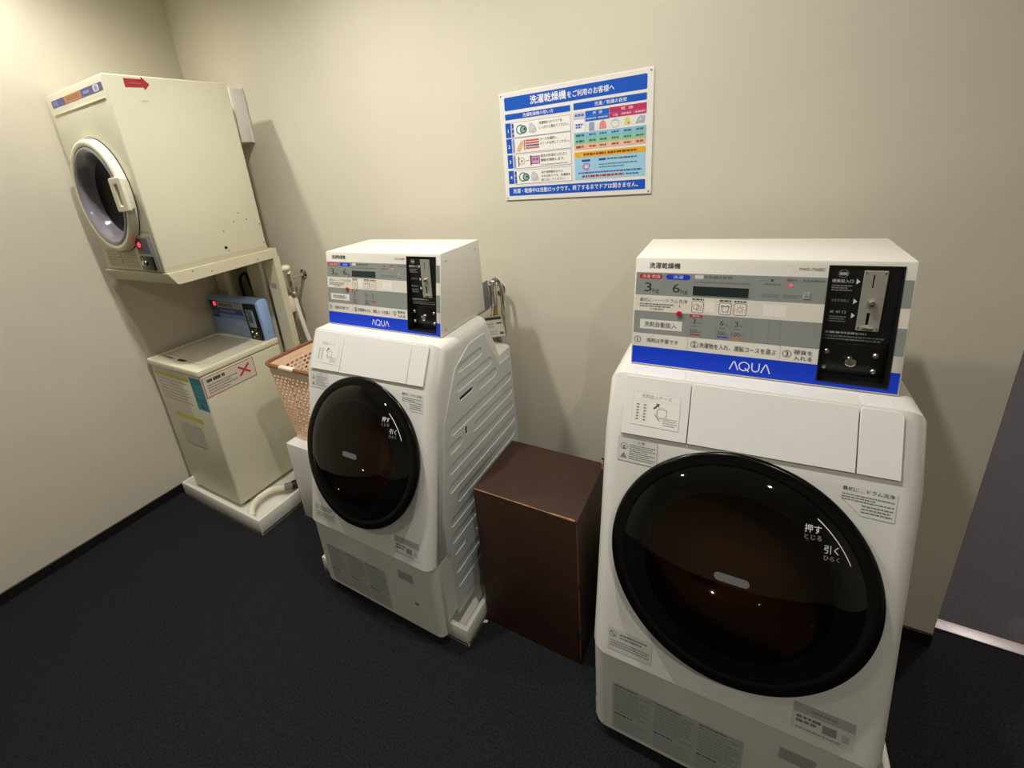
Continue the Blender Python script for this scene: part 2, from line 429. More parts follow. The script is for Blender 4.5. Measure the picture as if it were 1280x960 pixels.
def make_machine():
    t = thing('washer_dryer', '', 'washing machine', (0, 0, 0), 0, 'coin-operated washer-dryers')
    # cabinet: sloping front, panel slope, flat top, slope to a low step at the back
    prof = [(-.2655+.0028, .362), (-.125, .9497), (-.0545, 1.0855), (.232, 1.0855), (.312, .912), (.394, .912), (.41, .5), (.41, .07), (-.16, .07), (-.16, .362)]
    wts = [1, 1, 1, .55, .35, .2, .15, 0, 0, .2]
    MB().rprism(prof, .302, .04, wts, 7).build('cabinet', M_WHITE, t, smooth=40)
    cab = t.children[0]
    D = Matrix.Translation((0, -.2075, .7143)) @ Matrix.Rotation(R(18.9), 4, 'X').inverted() @ Matrix.Rotation(R(90), 4, 'X')
    bore(cab, [(0, -.19), (.214, -.19), (.214, .09), (0, .09)], D)
    sk = [(-.25, .046), (-.213, .046), (-.213, .1), (-.1605, .1), (-.1605, .3605), (-.2525, .3605)]
    MB().rprism(sk, .3005, .032, [.4, 0, 0, 0, 0, 1], 6).build('kick_panel', M_WHITE, t, smooth=40)
    # screw cap on the kick panel
    MB().lathe([(.0, .004), (.006, .0035), (.0085, 0)], frame((.195, -.2512, .165), (1, 0, 0), (0, 0, 1)), 20).build('filter_knob', M_GREY, t)
    # three front panels under the control box
    for nm, a, b in (('detergent_drawer', .004, .1505), ('front_cover', .1525, .4535), ('corner_cover', .4555, .5215)):
        sl = .013
        lp = [(a, -.0085+a*.025), (b, -.0085+b*.025), (b, .128), (b-.004, .1335), (a+.004, .1335), (a, .128)]
        link(nm, plate_mesh([lp], .0045, .0012, 2), M_WHITE2, t, off(PR, -.0012))
    # the small hollows in the top, in front of the control box
    for a, b in ((.03, .135), (.46, .51)):
        MB().box(PX+a, PX+b, -.048, -.012, 1.0835, 1.0865, .001, 1).build('top_hollow', M_WHITE2, t)
    # ribbed side sheets with sunken ribs
    ribs = [(.003, .17, .979), (-.01, .232, .915), (.117, .26, .857), (-.073, .375, .784), (.06, .375, .722), (-.095, -.015, .725),
            (-.11, .374, .655), (-.123, .376, .588), (-.085, .367, .525), (-.14, .37, .46), (-.146, .37, .395), (-.146, .37, .262), (-.146, .37, .198), (.0, .37, .33)]
    outer = [(-.168, .52), (-.1, .83), (-.005, .985), (.095, 1.035), (.195, 1.035), (.29, .87), (.375, .87), (.395, .5), (.395, .11), (-.158, .11), (-.158, .36), (-.175, .366)]
    for sx in (-1, 1):
        loops = [outer]
        for a, b, z in ribs:
            h = .0165
            if sx == 1 or True:
                loops.append([(b-h+h*math.cos(R(q)), z+h*math.sin(R(q))) for q in range(-90, 91, 30)] + [(a+h+h*math.cos(R(q)), z+h*math.sin(R(q))) for q in range(90, 271, 30)])
        for a, b, c, d in ((.002, .085, .863, .877), (.012, .024, .725, .757), (-.135, -.07, .325, .352)):
            loops.append(rrect(a, c, b, d, .005, 2))
        if sx < 0: loops = [[(-y, z) for y, z in lp] for lp in loops]
        fr = frame((sx*.302, 0, 0), (0, sx, 0), (0, 0, 1))
        link('side_sheet_back', plate_mesh([loops[0]], .0009), M_SHEET, t, off(fr, -.0002))
        link('side_sheet', plate_mesh(loops, .0036, .0013, 2), M_SHEET, t, off(fr, -.0002))
        for a, b, z0, z1 in ((.005, .082, .865, .875), (.013, .023, .727, .755)):
            MB().box(sx*.3015-.0008, sx*.3015+.0012, a, b, z0, z1).build('handhold_slot', M_DARK, t)
    # ---- round door
    D = Matrix.Translation((0, -.2075, .7143)) @ Matrix.Rotation(R(18.9), 4, 'X').inverted() @ Matrix.Rotation(R(90), 4, 'X')
    d = MB().lathe([(.2, -.035), (.246, -.035), (.259, -.012), (.2595, -.003), (.257, .0015), (.252, .003), (.233, .004), (.2305, .003), (.2, .0)], D, 96).build('door', M_BLACKG, t, smooth=50)
    MB().lathe([(.2305, .0025), (.215, .012), (.19, .0195), (.178, .022)], D, 96).build('door_glass_edge', M_GLASS, d, smooth=60)
    gp = [(.178, .022), (.15, .0275), (.12, .032), (.08, .036), (.04, .038), (0, .0388)]
    MB().lathe(gp, D, 96).build('door_window', M_GLASS2, d, smooth=60)
    MB().lathe([(.2135, -.004), (.2, -.006), (.182, -.012), (.17, -.04), (.15, -.075), (.12, -.1), (.08, -.118), (.04, -.127), (0, -.13)], D, 72).build('inner_bowl', M_BOWL, d, smooth=60)
    def on_dome(pr, name, lift=.0006):
        # lay a flat print on the dome
        o = pr.build(name, d, D); me = o.data
        P = [(.2305, .0025), (.215, .012), (.19, .0195)] + gp
        for v in me.vertices:
            r = math.hypot(v.co.x, v.co.y)
            for (r0, h0), (r1, h1) in zip(P, P[1:]):
                if r1 <= r <= r0:
                    v.co.z += h0+(h1-h0)*(r-r0)/(r1-r0)+lift; break
        return o
    p = Print(); p.poly(rrect(-.033, -.009, .033, .009, .0085, 5), '6f7070', 1); on_dome(p, 'door_badge')
    p = Print()
    p.ring(0, 0, .2165, .0016, 'e8e8e4', 1, 26, 24, 50)
    p.text('押す', .118, .137, .146, .0155, 'd6d6d2', 1, .01); p.text('とじる', .118, .124, .147, .0095, '9a9a96', 1)
    p.text('引く', .152, .1035, .176, .0155, 'd6d6d2', 1, .01); p.text('ひらく', .152, .09, .178, .0095, '9a9a96', 1)
    p.rect(.12, .1205, .185, .1212, '55554f', 1)
    on_dome(p, 'door_print')
    # ---- stickers on the front
    def sticker(name, fr, x0, y0, x1, y1, base, fn, thick=.0005):
        p = Print(); p.rect(x0, y0, x1, y1, base, 2.5, .0015); fn(p, x0, y0, x1, y1); return p.build(name, t, off(fr, .0004))
    F = FR
    def caution(p, a, b, c, e):
        p.border(a, b, c, e, .0007, 'aeb0aa', 3)
        p.text('ご注意', a+.034, e-.011, a+.062, .0075, '8a8c86', 3.5)
        p.ring(a+.014, b+.038, .0085, .0012, '6f716c', 3.5); p.rect(a+.011, b+.03, a+.017, b+.04, '8a8c86', 3.5)
        p.poly([(a+.006, b+.008), (a+.022, b+.008), (a+.014, b+.023)], '8f918b', 3.5)
        p.lines(a+.027, b+.006, c-.004, e-.014, 8, '90928c', 3.5, 3)
    sticker('caution_sticker', F, .0005, .5525, .0905, .6125, 'e3e3dc', caution)
    def drumwash(p, a, b, c, e):
        p.text('最初に…ドラム洗浄', a+.004, e-.013, c-.004, .0085, '55564f', 3.5, .008)
        p.lines(a+.004, b+.026, c-.003, e-.018, 3, '85867e', 3.5, 5)
        p.lines(a+.036, b+.005, c-.004, b+.024, 3, '85867e', 3.5, 6)
    p = Print(); a, b, c, e = .4335, .5505, .5205, .6105
    p.poly([(a, e), (a, b+.034), (a+.036, b), (c, b), (c, e)], 'e9e9e2', 2.5); drumwash(p, a, b, c, e); p.build('drum_wash_sticker', t, off(F, .0004))
    def noentry(p, a, b, c, e):
        p.ring(a+.012, e-.016, .0088, .0016, '6b6d69', 3.5); p.poly([(a+.0065, e-.011), (a+.008, e-.0095), (a+.0175, e-.021), (a+.016, e-.0225)], '6b6d69', 3.5)
        p.lines(a+.03, e-.026, c-.01, e-.008, 2, '7c7e7a', 3.5, 7); p.lines(a+.006, b+.01, c-.004, b+.03, 3, '8a8c88', 3.5, 8)
    sticker('warning_sticker', F, .004, .034, .111, .0955, 'cfd0cb', noentry)
    def maker(p, a, b, c, e):
        p.rect(a, b+.044, c, e, 'a9aca9', 3); p.lines(a+.03, b+.05, c-.03, e-.006, 1, '8b8e8c', 3.5, 2)
        p.lines(a+.006, b+.02, a+.05, b+.04, 2, '7a7c79', 3.5, 9, .7); p.rect(a+.052, b+.016, a+.076, b+.036, '8c8e8b', 3.5); p.rect(a+.085, b+.014, a+.097, b+.032, 'b4b6b2', 3.5)
        p.lines(a+.006, b+.004, c-.02, b+.012, 1, '9c9e9a', 3.5, 4)
    sticker('maker_sticker', F, .4035, .0335, .509, .1005, 'd3d4cf', maker)
    K = frame((PX, -.2513, .1), (1, 0, 0), (0, .0, 1))
    def manual(p, a, b, c, e):
        rnd = random.Random(4)
        w3 = (c-a)/3
        for k in range(3):
            x = a+k*w3+.006
            p.lines(x, e-.012, x+w3*.6, e-.005, 1, '676a68', 3.5, 20+k, .7)
            p.lines(x, b+.075, x+w3-.012, e-.016, 9, '9ca09f', 3.5, 30+k)
            p.lines(x, b+.062, x+w3*.45, b+.07, 1, '5f6260', 3.5, 40+k, .8)
            p.lines(x, b+.006, x+w3-.012, b+.058, 8, 'a0a4a3', 3.5, 50+k)
    sticker('instruction_sticker', K, .016, -.038, .325, .15, 'b9bdbb', manual)
    def square(p, a, b, c, e): p.lines(a+.004, b+.004, c-.004, e-.004, 5, '8b8e8b', 3.5, 12)
    sticker('rating_sticker', K, .391, .155, .46, .196, 'b3b5b1', square)
    def drawer(p, a, b, c, e):
        p.border(a, b, c, e, .0006, 'b9bbb6', 3); p.rect(a, e-.0175, c, e-.017, 'c3c5c0', 3)
        p.text('洗剤投入ケース', a+.018, e-.0135, c-.02, .0095, '8d8f8a', 3.5)
        for q in (.006, .022):
            p.border(a+q, b+.006, a+q+.012, e-.021, .0005, 'b9bbb6', 3); 
            for j in range(6): p.rect(a+q+.003, b+.012+j*.007, a+q+.009, b+.016+j*.007, '8d8f8a', 3.5)
        p.poly([(a+.046, e-.034), (a+.054, e-.026), (a+.051, e-.023), (a+.060, e-.022), (a+.059, e-.031), (a+.057, e-.029), (a+.049, e-.037)], '5c5e5a', 3.5)
        p.border(a+.056, b+.022, a+.078, b+.044, .001, '9a9c97', 3.5); p.ring(a+.066, b+.036, .012, .001, '9a9c97', 3.5); p.poly([(a+.05, b+.03), (a+.062, b+.016), (a+.064, b+.018), (a+.052, b+.032)], '9a9c97', 3.5)
        p.lines(a+.07, b+.006, c-.004, b+.026, 4, 'a4a6a1', 3.5, 14)
    sticker('drawer_sticker', off(PR, .0031), .027, .018, .132, .097, 'e6e6df', drawer)
    # ---- coin control box
    bt, bd = 1.0866+.267, .2914
    bm = bmesh.new()
    V = lambda x, y, z: bm.verts.new((x, y, z))
    def fp(s, tt): y = BT*tt/BH; z = 1.0866+.267*tt/BH; return V(PX+s, y, z)
    o4 = [fp(0, 0), fp(.525, 0), fp(.525, BH), fp(0, BH)]
    i4 = [fp(.389, .0155), fp(.504, .0155), fp(.504, .2595), fp(.389, .2595)]
    for k in range(4): bm.faces.new((o4[k], o4[(k+1) % 4], i4[(k+1) % 4], i4[k]))
    b4 = [V(-W2, bd, 1.0866), V(W2, bd, 1.0866), V(W2, bd, bt), V(-W2, bd, bt)]
    for k in range(4): bm.faces.new((o4[(k+1) % 4], o4[k], b4[k], b4[(k+1) % 4]))
    bm.faces.new(b4[::-1])
    bmesh.ops.recalc_face_normals(bm, faces=list(bm.faces))
    ed = [e for e in bm.edges if sum(v in o4 for v in e.verts) == 2 or sum(v in b4 for v in e.verts) == 2 or (any(v in o4 for v in e.verts) and any(v in b4 for v in e.verts))]
    bmesh.ops.bevel(bm, geom=ed, offset=.0035, segments=2, profile=.5, affect='EDGES')
    m = MB(); m.merge(bm); cb = m.build('control_box', M_BOXW, t, smooth=30)
    for sx in (-1, 1):
        for yy, zz in ((.075, 1.325), (.26, 1.325), (.03, 1.105)): MB().cyl((sx*W2, yy, zz), (sx*(W2+.0015), yy, zz), .003, seg=10).build('case_screw', M_NICKEL, cb)
    # printed face
    p = Print()
    
    for a, b, c, e in ((.0035, .0045, .389, .0485), (.504, .0045, .5215, .0485), (.389, .0045, .504, .0155)): p.rect(a, b, c, e, '0a3cd0', 1)
    G = '8f9490'
    p.rect(.0035, .1795, .389, .2355, G, 1); p.rect(.504, .1795, .5215, .2355, G, 1)
    p.rect(.0035, .1395, .389, .1795, 'e4dfd2', 1); p.rect(.504, .1395, .5215, .1795, 'e4dfd2', 1)
    p.rect(.0035, .0835, .389, .1395, G, 1); p.rect(.504, .0835, .5215, .1395, G, 1)
    p.text('洗濯乾燥機', .033, .2465, .1025, .0135, '3a3836', 2, .012)
    p.text('MWD-7068EC', .336, .2495, .381, .006, '6c6a66', 2)
    p.rect(.011, .2198, .065, .2322, 'b8303c', 2, .006); p.text('洗濯 乾燥', .0175, .2222, .0595, .0078, 'ead9d6', 3)
    p.rect(.0728, .2198, .1262, .2322, '1a3fc4', 2, .006); p.text('洗濯', .0885, .2222, .111, .0078, 'd9dcea', 3)
    p.text('3', .0245, .1885, .041, .0222, '33332f', 2); p.text('kg', .0435, .1848, .0585, .0125, '4a4a45', 2)
    p.text('6', .0885, .1885, .105, .0222, '33332f', 2); p.text('kg', .107, .1848, .1225, .0125, '4a4a45', 2)
    p.rect(.0688, .186, .0694, .232, '7a7f7b', 2)
    p.rect(.136, .224, .154, .233, 'd8d6ce', 2); p.lines(.156, .2245, .213, .2325, 1, '6e736f', 2, 3, .8); p.lines(.134, .2135, .248, .2185, 1, '757a76', 2, 4, .7)
    p.rect(.1335, .1855, .247, .206, '2c3a38', 2)
    p.rect(.287, .224, .292, .2285, '4c4f4b', 2); p.lines(.276, .215, .306, .2195, 1, '6e736f', 2, 5, .8); p.lines(.272, .188, .306, .1965, 2, '777c78', 2, 6, .6)
    p.text('運転中', .316, .225, .335, .0065, '8a4a4a', 2); p.lines(.312, .188, .35, .1965, 2, '777c78', 2, 6, .6); p.lines(.345, .2245, .383, .2305, 1, '6e736f', 2, 8, .8)
    p.text('最初に', .015, .163, .0435, .0095, '4a4844', 2); p.text('ドラム洗浄', .077, .163, .1235, .0095, '4a4844', 2); p.rect(.046, .1672, .075, .1678, '6a6864', 2)
    p.lines(.015, .149, .094, .16, 2, '77746e', 2, 9, .6); p.text('2分間 無料', .04, .1428, .0725, .0052, '55534e', 2)
    p.poly([(.1055, .154), (.109, .154), (.1073, .159)], 'd8565c', 2); p.rect(.1066, .1545, .108, .1622, 'dd8a8a', 2)
    for x, w, cc, ic in ((.1335, .0255, 'a65050', 0), (.191, .0255, '59649a', 1), (.221, .0255, 'c08a4a', 2)):
        p.poly(rrect(x, .1428, x+w, .1708, .004), '55534e', 2); p.poly(rrect(x+.0012, .144, x+w-.0012, .1696, .003), 'ebe6da', 3)
        cx, cy = x+w/2, .1568
        if ic == 0:
            p.ring(cx-.003, cy+.001, .007, .0012, cc, 4, 14); p.border(cx-.002, cy-.008, cx+.008, cy+.004, .001, cc, 4)
        elif ic == 1:
            p.poly([(cx-.009, cy+.007), (cx-.004, cy+.008), (cx, cy+.005), (cx+.004, cy+.008), (cx+.009, cy+.007), (cx+.007, cy), (cx+.006, cy-.008), (cx-.006, cy-.008), (cx-.007, cy)], cc, 4)
            p.poly([(cx-.0065, cy+.0055), (cx, cy+.0035), (cx+.0065, cy+.0055), (cx+.0048, cy-.0068), (cx-.0048, cy-.0068)], 'ebe6da', 5)
        else:
            p.ring(cx, cy, .0055, .0012, cc, 4, 14)
            for q in range(8): p.rect(cx+.0078*math.cos(q*PI/4)-.001, cy+.0078*math.sin(q*PI/4)-.001, cx+.0078*math.cos(q*PI/4)+.001, cy+.0078*math.sin(q*PI/4)+.001, cc, 4)
        p.lines(x, .1725, x+w, .1775, 1, '5a5853', 2, int(x*1000), .85)
    for x in (.162, .278, .3):
        p.rect(x, .146, x+.021, .172, 'f0ece2', 2)
    for x in (.1305, .158, .1895, .217, .246, .262, .292, .314): p.rect(x, .0855, x+.0006, .1395, '7c817d', 2)
    p.rect(.131, .1312, .1575, .1388, 'b03a40', 2); p.text('標準', .136, .1326, .153, .0048, 'e6cfc9', 3)
    for x, a, b, cc in ((.1335, '3', '500', 'b03a40'), (.192, '6', '300', '2f4cc0'), (.2215, '3', '100', 'd08030')):
        p.text(a, x+.004, .1165, x+.0115, .0125, '45463f', 2); p.text('kg', x+.0135, .1165, x+.0205, .005, '5c5e57', 2)
        p.lines(x+.003, .1085, x+.015, .113, 1, '6d716c', 2, 3, .6); p.text(b, x+.0, .094, x+.0165, .0095, '45463f', 2); p.text('円', x+.018, .094, x+.022, .0048, '5c5e57', 2)
        p.rect(x, .0882, x+.0225, .0915, cc, 2)
    p.rect(.0185, .0945, .1155, .1185, 'e6e3da', 2, .001); p.text('洗剤自動投入', .029, .0998, .1035, .0135, '3d3b38', 3, .006)
    def num(x, n):
        p.ring(x, .066, .0082, .001, '3a3836', 2); p.text(n, 0, .0612, None, .0098, '3a3836', 2, .012, cx=x)
    num(.0145, '1'); p.text('洗剤は不要です', .0365, .0605, .1095, .0108, '3d3b38', 2, .004)
    num(.1455, '2'); p.text('洗濯物を入れ、運転コースを選ぶ', .156, .0598, .3105, .0122, '3d3b38', 2, .004)
    num(.3305, '3'); p.text('硬貨を', .343, .0668, .376, .0098, '3d3b38', 2, .004); p.text('入れる', .343, .0535, .376, .0098, '3d3b38', 2, .004)
    p.rect(.1302, .0505, .1308, .0832, '9a968c', 2); p.rect(.3172, .0505, .3178, .0832, '9a968c', 2)
    p.lines(.353, .1955, .357, .199, 1, '5a5c57', 2, 3, .9)
    # maker's name, drawn with round strokes
    def stroke(pts, wd, z=2):
        for (x0, y0), (x1, y1) in zip(pts, pts[1:]):
            dx, dy = x1-x0, y1-y0; L = math.hypot(dx, dy) or 1; nx, ny = -dy/L*wd/2, dx/L*wd/2
            p.poly([(x0+nx, y0+ny), (x0-nx, y0-ny), (x1-nx, y1-ny), (x1+nx, y1+ny)], 'dfe4f4', z)
    a, b, h = .2232, .0155, .021; wd = .0025
    stroke([(a, b), (a+.0075, b+h-.001), (a+.0095, b+h-.001), (a+.017, b)], wd)
    p.ring(a+.029, b+h/2, .0112, wd, 'dfe4f4', 2, 28); stroke([(a+.031, b+.007), (a+.039, b-.001)], wd, 3)
    stroke([(a+.0445, b+h), (a+.0445, b+.008), (a+.0455, b+.004), (a+.049, b+.0013), (a+.054, b+.0013), (a+.0575, b+.004), (a+.0585, b+.008), (a+.0585, b+h)], wd)
    stroke([(a+.0625, b), (a+.07, b+h-.001), (a+.072, b+h-.001), (a+.0795, b)], wd)
    p.build('panel_print', cb, off(BX, .0004))
    MB().lathe([(.0062, 0), (.0062, .004), (.005, .0055), (0, .0062)], off(BX @ Matrix.Translation((.1075, .1385, 0)), .0006), 20).build('start_button', M_REDKNOB, cb)
    MB().lathe([(.0026, 0), (.002, .0012), (0, .0016)], off(BX @ Matrix.Translation((.3245, .2165, 0)), .0008), 14).build('lamp', M_LED, cb)
    MB().box(.3475, .3605, .1885, .2035, 0, .0015, .0008, 1, mtx=off(BX, .0004)).build('power_button', mat('button_grey', (158, 162, 156), .4), cb)
    MB().box(.1335, .247, .1855, .206, 0, .0012, .0005, 1, mtx=off(BX, .0007)).build('display', mat('display_window', (38, 50, 48), .15), cb)
    p = Print(); p.text('入', .351, .192, .357, .0075, '4c4e49', 1); p.build('power_button_print', cb, off(BX, .0021))
    # ---- coin recess: back plate leans in towards the bottom
    dep = .03
    n_in = BX.to_3x3() @ Vector((0, 0, -1)); up = BX.to_3x3() @ Vector((0, 1, 0))
    O = BX @ Vector((.389, .0155, 0)) + n_in*dep
    RC = frame(O, (1, 0, 0), up*.244-n_in*dep)
    bm = bmesh.new()
    q = lambda s, tt, d: bm.verts.new(BX @ Vector((s, tt, -d)))
    e = .0002
    a1, a2, a3, a4 = q(.389, .0155, -.0012), q(.504, .0155, -.0012), q(.504, .2595, -.0012), q(.389, .2595, -.0012)
    b1, b2, b3, b4_ = q(.389, .0155, dep), q(.504, .0155, dep), q(.504, .2595, .001), q(.389, .2595, .001)
    for f in ((b1, b2, b3, b4_), (a1, a2, b2, b1), (a2, a3, b3, b2), (a3, a4, b4_, b3), (a4, a1, b1, b4_)): bm.faces.new(f)
    # thin lip around the opening
    l1, l2, l3, l4 = q(.3865, .013, -.0012), q(.5065, .013, -.0012), q(.5065, .262, -.0012), q(.3865, .262, -.0012)
    g1, g2, g3, g4 = q(.3865, .013, 0), q(.5065, .013, 0), q(.5065, .262, 0), q(.3865, .262, 0)
    for f in ((l1, l2, a2, a1), (l2, l3, a3, a2), (l3, l4, a4, a3), (l4, l1, a1, a4), (g1, g2, l2, l1), (g2, g3, l3, l2), (g3, g4, l4, l3), (g4, g1, l1, l4)): bm.faces.new(f)
    bmesh.ops.recalc_face_normals(bm, faces=list(bm.faces))
    for f in bm.faces:
        pass
    m = MB(); m.merge(bm); cp = m.build('coin_panel', M_BLACK, t, smooth=0)
    # raised lower lock block
    MB().box(.003, .112, .012, .083, 0, .0035, .002, 2, mtx=RC).build('lock_plate', mat('black_plate', (11, 11, 11), .3), cp)
    link('coin_plate', plate_mesh([rrect(.0552, .113, .0925, .239, .0015), rrect(.0705, .203, .0728, .2305, .001, 2), rrect(.0695, .126, .0745, .1515, .001, 2)], .0035, .0008), M_STEEL, cp, off(RC, .0006))
    for x, y in ((.059, .234), (.0885, .234), (.059, .1185), (.0885, .1185)):
        MB().lathe([(.0018, 0), (.0018, .0006), (0, .001)], off(RC @ Matrix.Translation((x, y, 0)), .004), 10).build('plate_screw', M_NICKEL, cp)
    MB().lathe([(.0075, 0), (.0065, .006), (.005, .0105), (0, .012)], off(RC @ Matrix.Translation((.0737, .1727, 0)), .004), 20).build('jam_button', M_CHROME, cp)
    MB().box(.064, .082, .117, .1215, 0, .008, .0015, 2, mtx=off(RC, .004)).build('return_lip', M_CHROME, cp)
    for x, y in ((.0127, .0625), (.0117, .0275), (.095, .0612), (.0948, .0265)):
        MB().lathe([(.0056, 0), (.0054, .003), (.0035, .005), (0, .0056)], off(RC @ Matrix.Translation((x, y, 0)), .0035), 16).build('bolt', M_NICKEL, cp)
    MB().lathe([(.0118, 0), (.0112, .006), (.0095, .009), (.008, .0095), (.0078, .0075), (0, .0075)], off(RC @ Matrix.Translation((.0545, .0445, 0)), .0035), 28).build('lock', M_CHROME, cp)
    p = Print()
    p.ring(.0226, .2313, .0085, .001, '8b8b86', 1); p.rect(.0165, .228, .0287, .2345, 'a8a8a2', 1)
    p.text('硬貨投入口', .0055, .2125, .0405, .0072, 'd2d2cc', 1, .012); p.lines(.006, .194, .04, .2085, 3, '8f8f8a', 1, 3, .55)
    p.text('つまりボタン', .0085, .1717, .038, .006, 'b8b8b2', 1)
    p.text('返 却 口', .0085, .147, .0355, .006, 'c4c4be', 1); p.lines(.009, .127, .037, .142, 3, '7f7f7a', 1, 4, .55)
    for y in (.2155, .174, .1435): p.poly([(.0452, y-.006), (.0452, y+.006), (.0515, y)], 'e2e2dc', 1)
    p.build('coin_print', cp, off(RC, .0006))
    p = Print(); p.lines(.0065, .1015, .075, .1085, 1, '9a9a95', 1, 7, .7); p.lines(.0065, .0875, .104, .1, 2, '70706c', 1, 8, .6); p.build('coin_notice', cp, off(RC, .0006))
    # bracket behind the control box
    MB().box(.195, .235, .2925, .33, 1.088, 1.1, .001, 1).box(.195, .198, .2925, .44, 1.04, 1.16, .0008, 1).build('rear_bracket', M_GREY, t)
    for sx in (-1, 1):
        for yy in (-.09, .33): MB().cyl((sx*.25, yy, .018), (sx*.25, yy, .07), .026, .02, 16).build('foot', M_BLACK, t)
    return t

def place_machine(t, x, y, yaw):
    c, s = math.cos(yaw), math.sin(yaw)
    t.location = (x+c*W2, y+s*W2, 0); t.rotation_euler = (0, 0, yaw)
mA = make_machine()
place_machine(mA, -.8813, -.4644, -.0036)
mA['label'] = 'white coin-operated washer-dryer with ribbed side showing, standing in the middle left of the brown box'
mB = copy_tree(mA)
place_machine(mB, .2364, -.4617, .0168)
mB['label'] = 'large white coin-operated washer-dryer nearest the camera, right of the brown box'
drip_tray('white drip tray under the middle washer-dryer, its front corner beside the brown box', -.990, -.2525, -.675, -.035, .08)
drip_tray('white drip tray under the right-hand washer-dryer nearest the camera', .196, .893, -.672, -.032, .08)
drip_tray('white drip tray under the cream top-loading washer, holding its drain hose', -2.130, -1.4332, -.6694, -.157, .0897)

# ================================================================ CREAM TOP-LOADING WASHER
CX0, CX1, CYF, CYB, CZ = -2.160, -1.680, -.6165, -.168, .817
cx = (CX0+CX1)/2; hw = (CX1-CX0)/2
t = thing('top_loading_washer', 'cream top-loading coin washer with blue coin console, under the dryer shelf by the left wall', 'washing machine', (cx, CYF, 0))
D_ = CYB-CYF
MB().box(-hw+.008, hw-.004, .008, D_, .04, CZ-.03, .012, 3).build('cabinet', M_CREAM, t)
loop = rrect(-hw, 0, hw, D_, .014, 4); hole = rrect(-hw+.03, .078, hw-.03, D_-.075, .01, 3)
link('top_frame', plate_mesh([loop, hole], .032, .007, 3), M_CREAM2, t, Matrix.Translation((0, 0, CZ-.03)))
MB().box(-hw+.031, hw-.031, .079, D_-.076, CZ-.016, CZ-.004, .003, 2).build('lid', M_CREAM3, t)
p = Print()
p.poly([(-.175, .062), (-.075, .062), (-.085, .05), (-.165, .055)], 'b8493a', 1); p.rect(-.19, .0575, .165, .0605, '8f8a72', 1)
p.poly([(-.035, .064), (.035, .068), (.04, .05), (-.02, .046)], '3a362a', 1); p.rect(-.07, .04, -.03, .062, 'e8e2c8', 2)
p.build('lid_print', t, Matrix.Translation((0, 0, CZ+.0023)))
for sx in (-1, 1):
    for yy in (.06, D_-.06): MB().cyl((sx*.19, yy, .018), (sx*.19, yy, .042), .02, seg=14).build('foot', M_BLACK, t)
# blue console
m = MB(); m.prism([(D_-.06, CZ+.0035), (D_-.067, CZ+.21), (D_-.052, CZ+.226), (D_-.012, CZ+.226), (D_-.004, CZ+.21), (D_-.004, CZ+.0035)], -hw+.012, hw-.012, .004, 2)
con = m.build('coin_console', M_BLUE, t)
CF = frame((-hw+.012, D_-.0602, CZ+.0035), (1, 0, 0), (0, -.007, .2065))
CF = frame((-hw+.012, D_-.0604, CZ+.0035), (1, 0, 0), (0, -.007, .2065))
p = Print(.0003)
p.rect(.012, .1, .31, .202, '5a63a8', 1); p.rect(.08, .13, .31, .158, '4a4fa6', 2); p.rect(.08, .162, .31, .198, '9fa0a8', 2); p.lines(.1, .168, .23, .19, 1, '6d6a76', 3, 3, .8); p.lines(.1, .136, .24, .152, 1, '8f96d0', 3, 5, .8)
p.rect(.012, .165, .078, .2, '3b2c48', 2); p.rect(.014, .105, .075, .155, '3a3a68', 2); p.lines(.02, .115, .07, .145, 2, '8a8fb8', 3, 9, .6)
p.rect(.08, .1, .31, .127, '7f9fd2', 2); p.rect(.07, .02, .235, .05, 'a7b3c0', 1)
p.build('console_print', con, CF)
m = MB().box(.34, .44, .002, .205, 0, .012, .004, 2, mtx=CF); cu = m.build('coin_unit', M_BLACKG, con)
MB().box(.36, .422, .075, .175, .011, .0145, .003, 2, mtx=CF).build('coin_slot_plate', mat('blue_grey_plate', (140, 158, 178), .35), con)
for x, y, r in ((.365, .045, .007), (.398, .038, .009), (.375, .02, .005), (.405, .062, .004)):
    MB().lathe([(r, 0), (r*.8, .004), (0, .005)], off(CF @ Matrix.Translation((x, y, 0)), .012), 14).build('coin_unit_bolt', M_NICKEL, con)
p = Print(.0004); p.rect(.372, .15, .41, .166, '3e7fc0', 1); p.rect(.37, .1, .412, .145, '5d6a76', 1); p.ring(.391, .118, .014, .003, '2f3a44', 2, 16); p.build('coin_unit_print', con, off(CF, .0148))
MB().box(.052, .072, .172, .194, .0006, .003, .0008, 1, mtx=CF).build('display', M_LED, con)
# front labels
FC = frame((-hw, .0078, 0), (1, 0, 0), (0, 0, 1))
p = Print()
p.rect(.035, .475, .29, .79, 'd9d3c4', 1)
p.rect(.036, .738, .352, .758, 'd3cb5a', 2)
p.lines(.05, .6, .33, .73, 7, 'b1ab9e', 2, 4, .35); p.rect(.115, .505, .37, .532, 'd3cb5a', 2); p.rect(.12, .36, .33, .4735, 'c6c1b2', 1); p.lines(.12, .33, .32, .358, 1, 'b7ae98', 2, 8, .5)
p.rect(.372, .597, .474, .772, '2f8ea0', 2)
p.rect(.384, .66, .462, .742, '3f9fb0', 3); p.border(.384, .66, .462, .742, .004, '236f80', 4); p.lines(.395, .675, .452, .728, 3, '2a7c8c', 4, 5, .6); p.rect(.376, .645, .47, .651, '1f6676', 3); p.poly([(.42, .604), (.4, .618), (.414, .618), (.414, .64), (.426, .64), (.426, .618), (.44, .618)], '1c5664', 3)
p.build('front_label', t, off(FC, .0006))
p = Print()
FS = frame((hw-.0038, 0, 0), (0, 1, 0), (0, 0, 1))
a, b, c, e = .012, .672, .279, .776
p.rect(a, b, c, e, 'd8d2c4', 1); p.border(a, b, c, e, .0035, 'c2574e', 2)
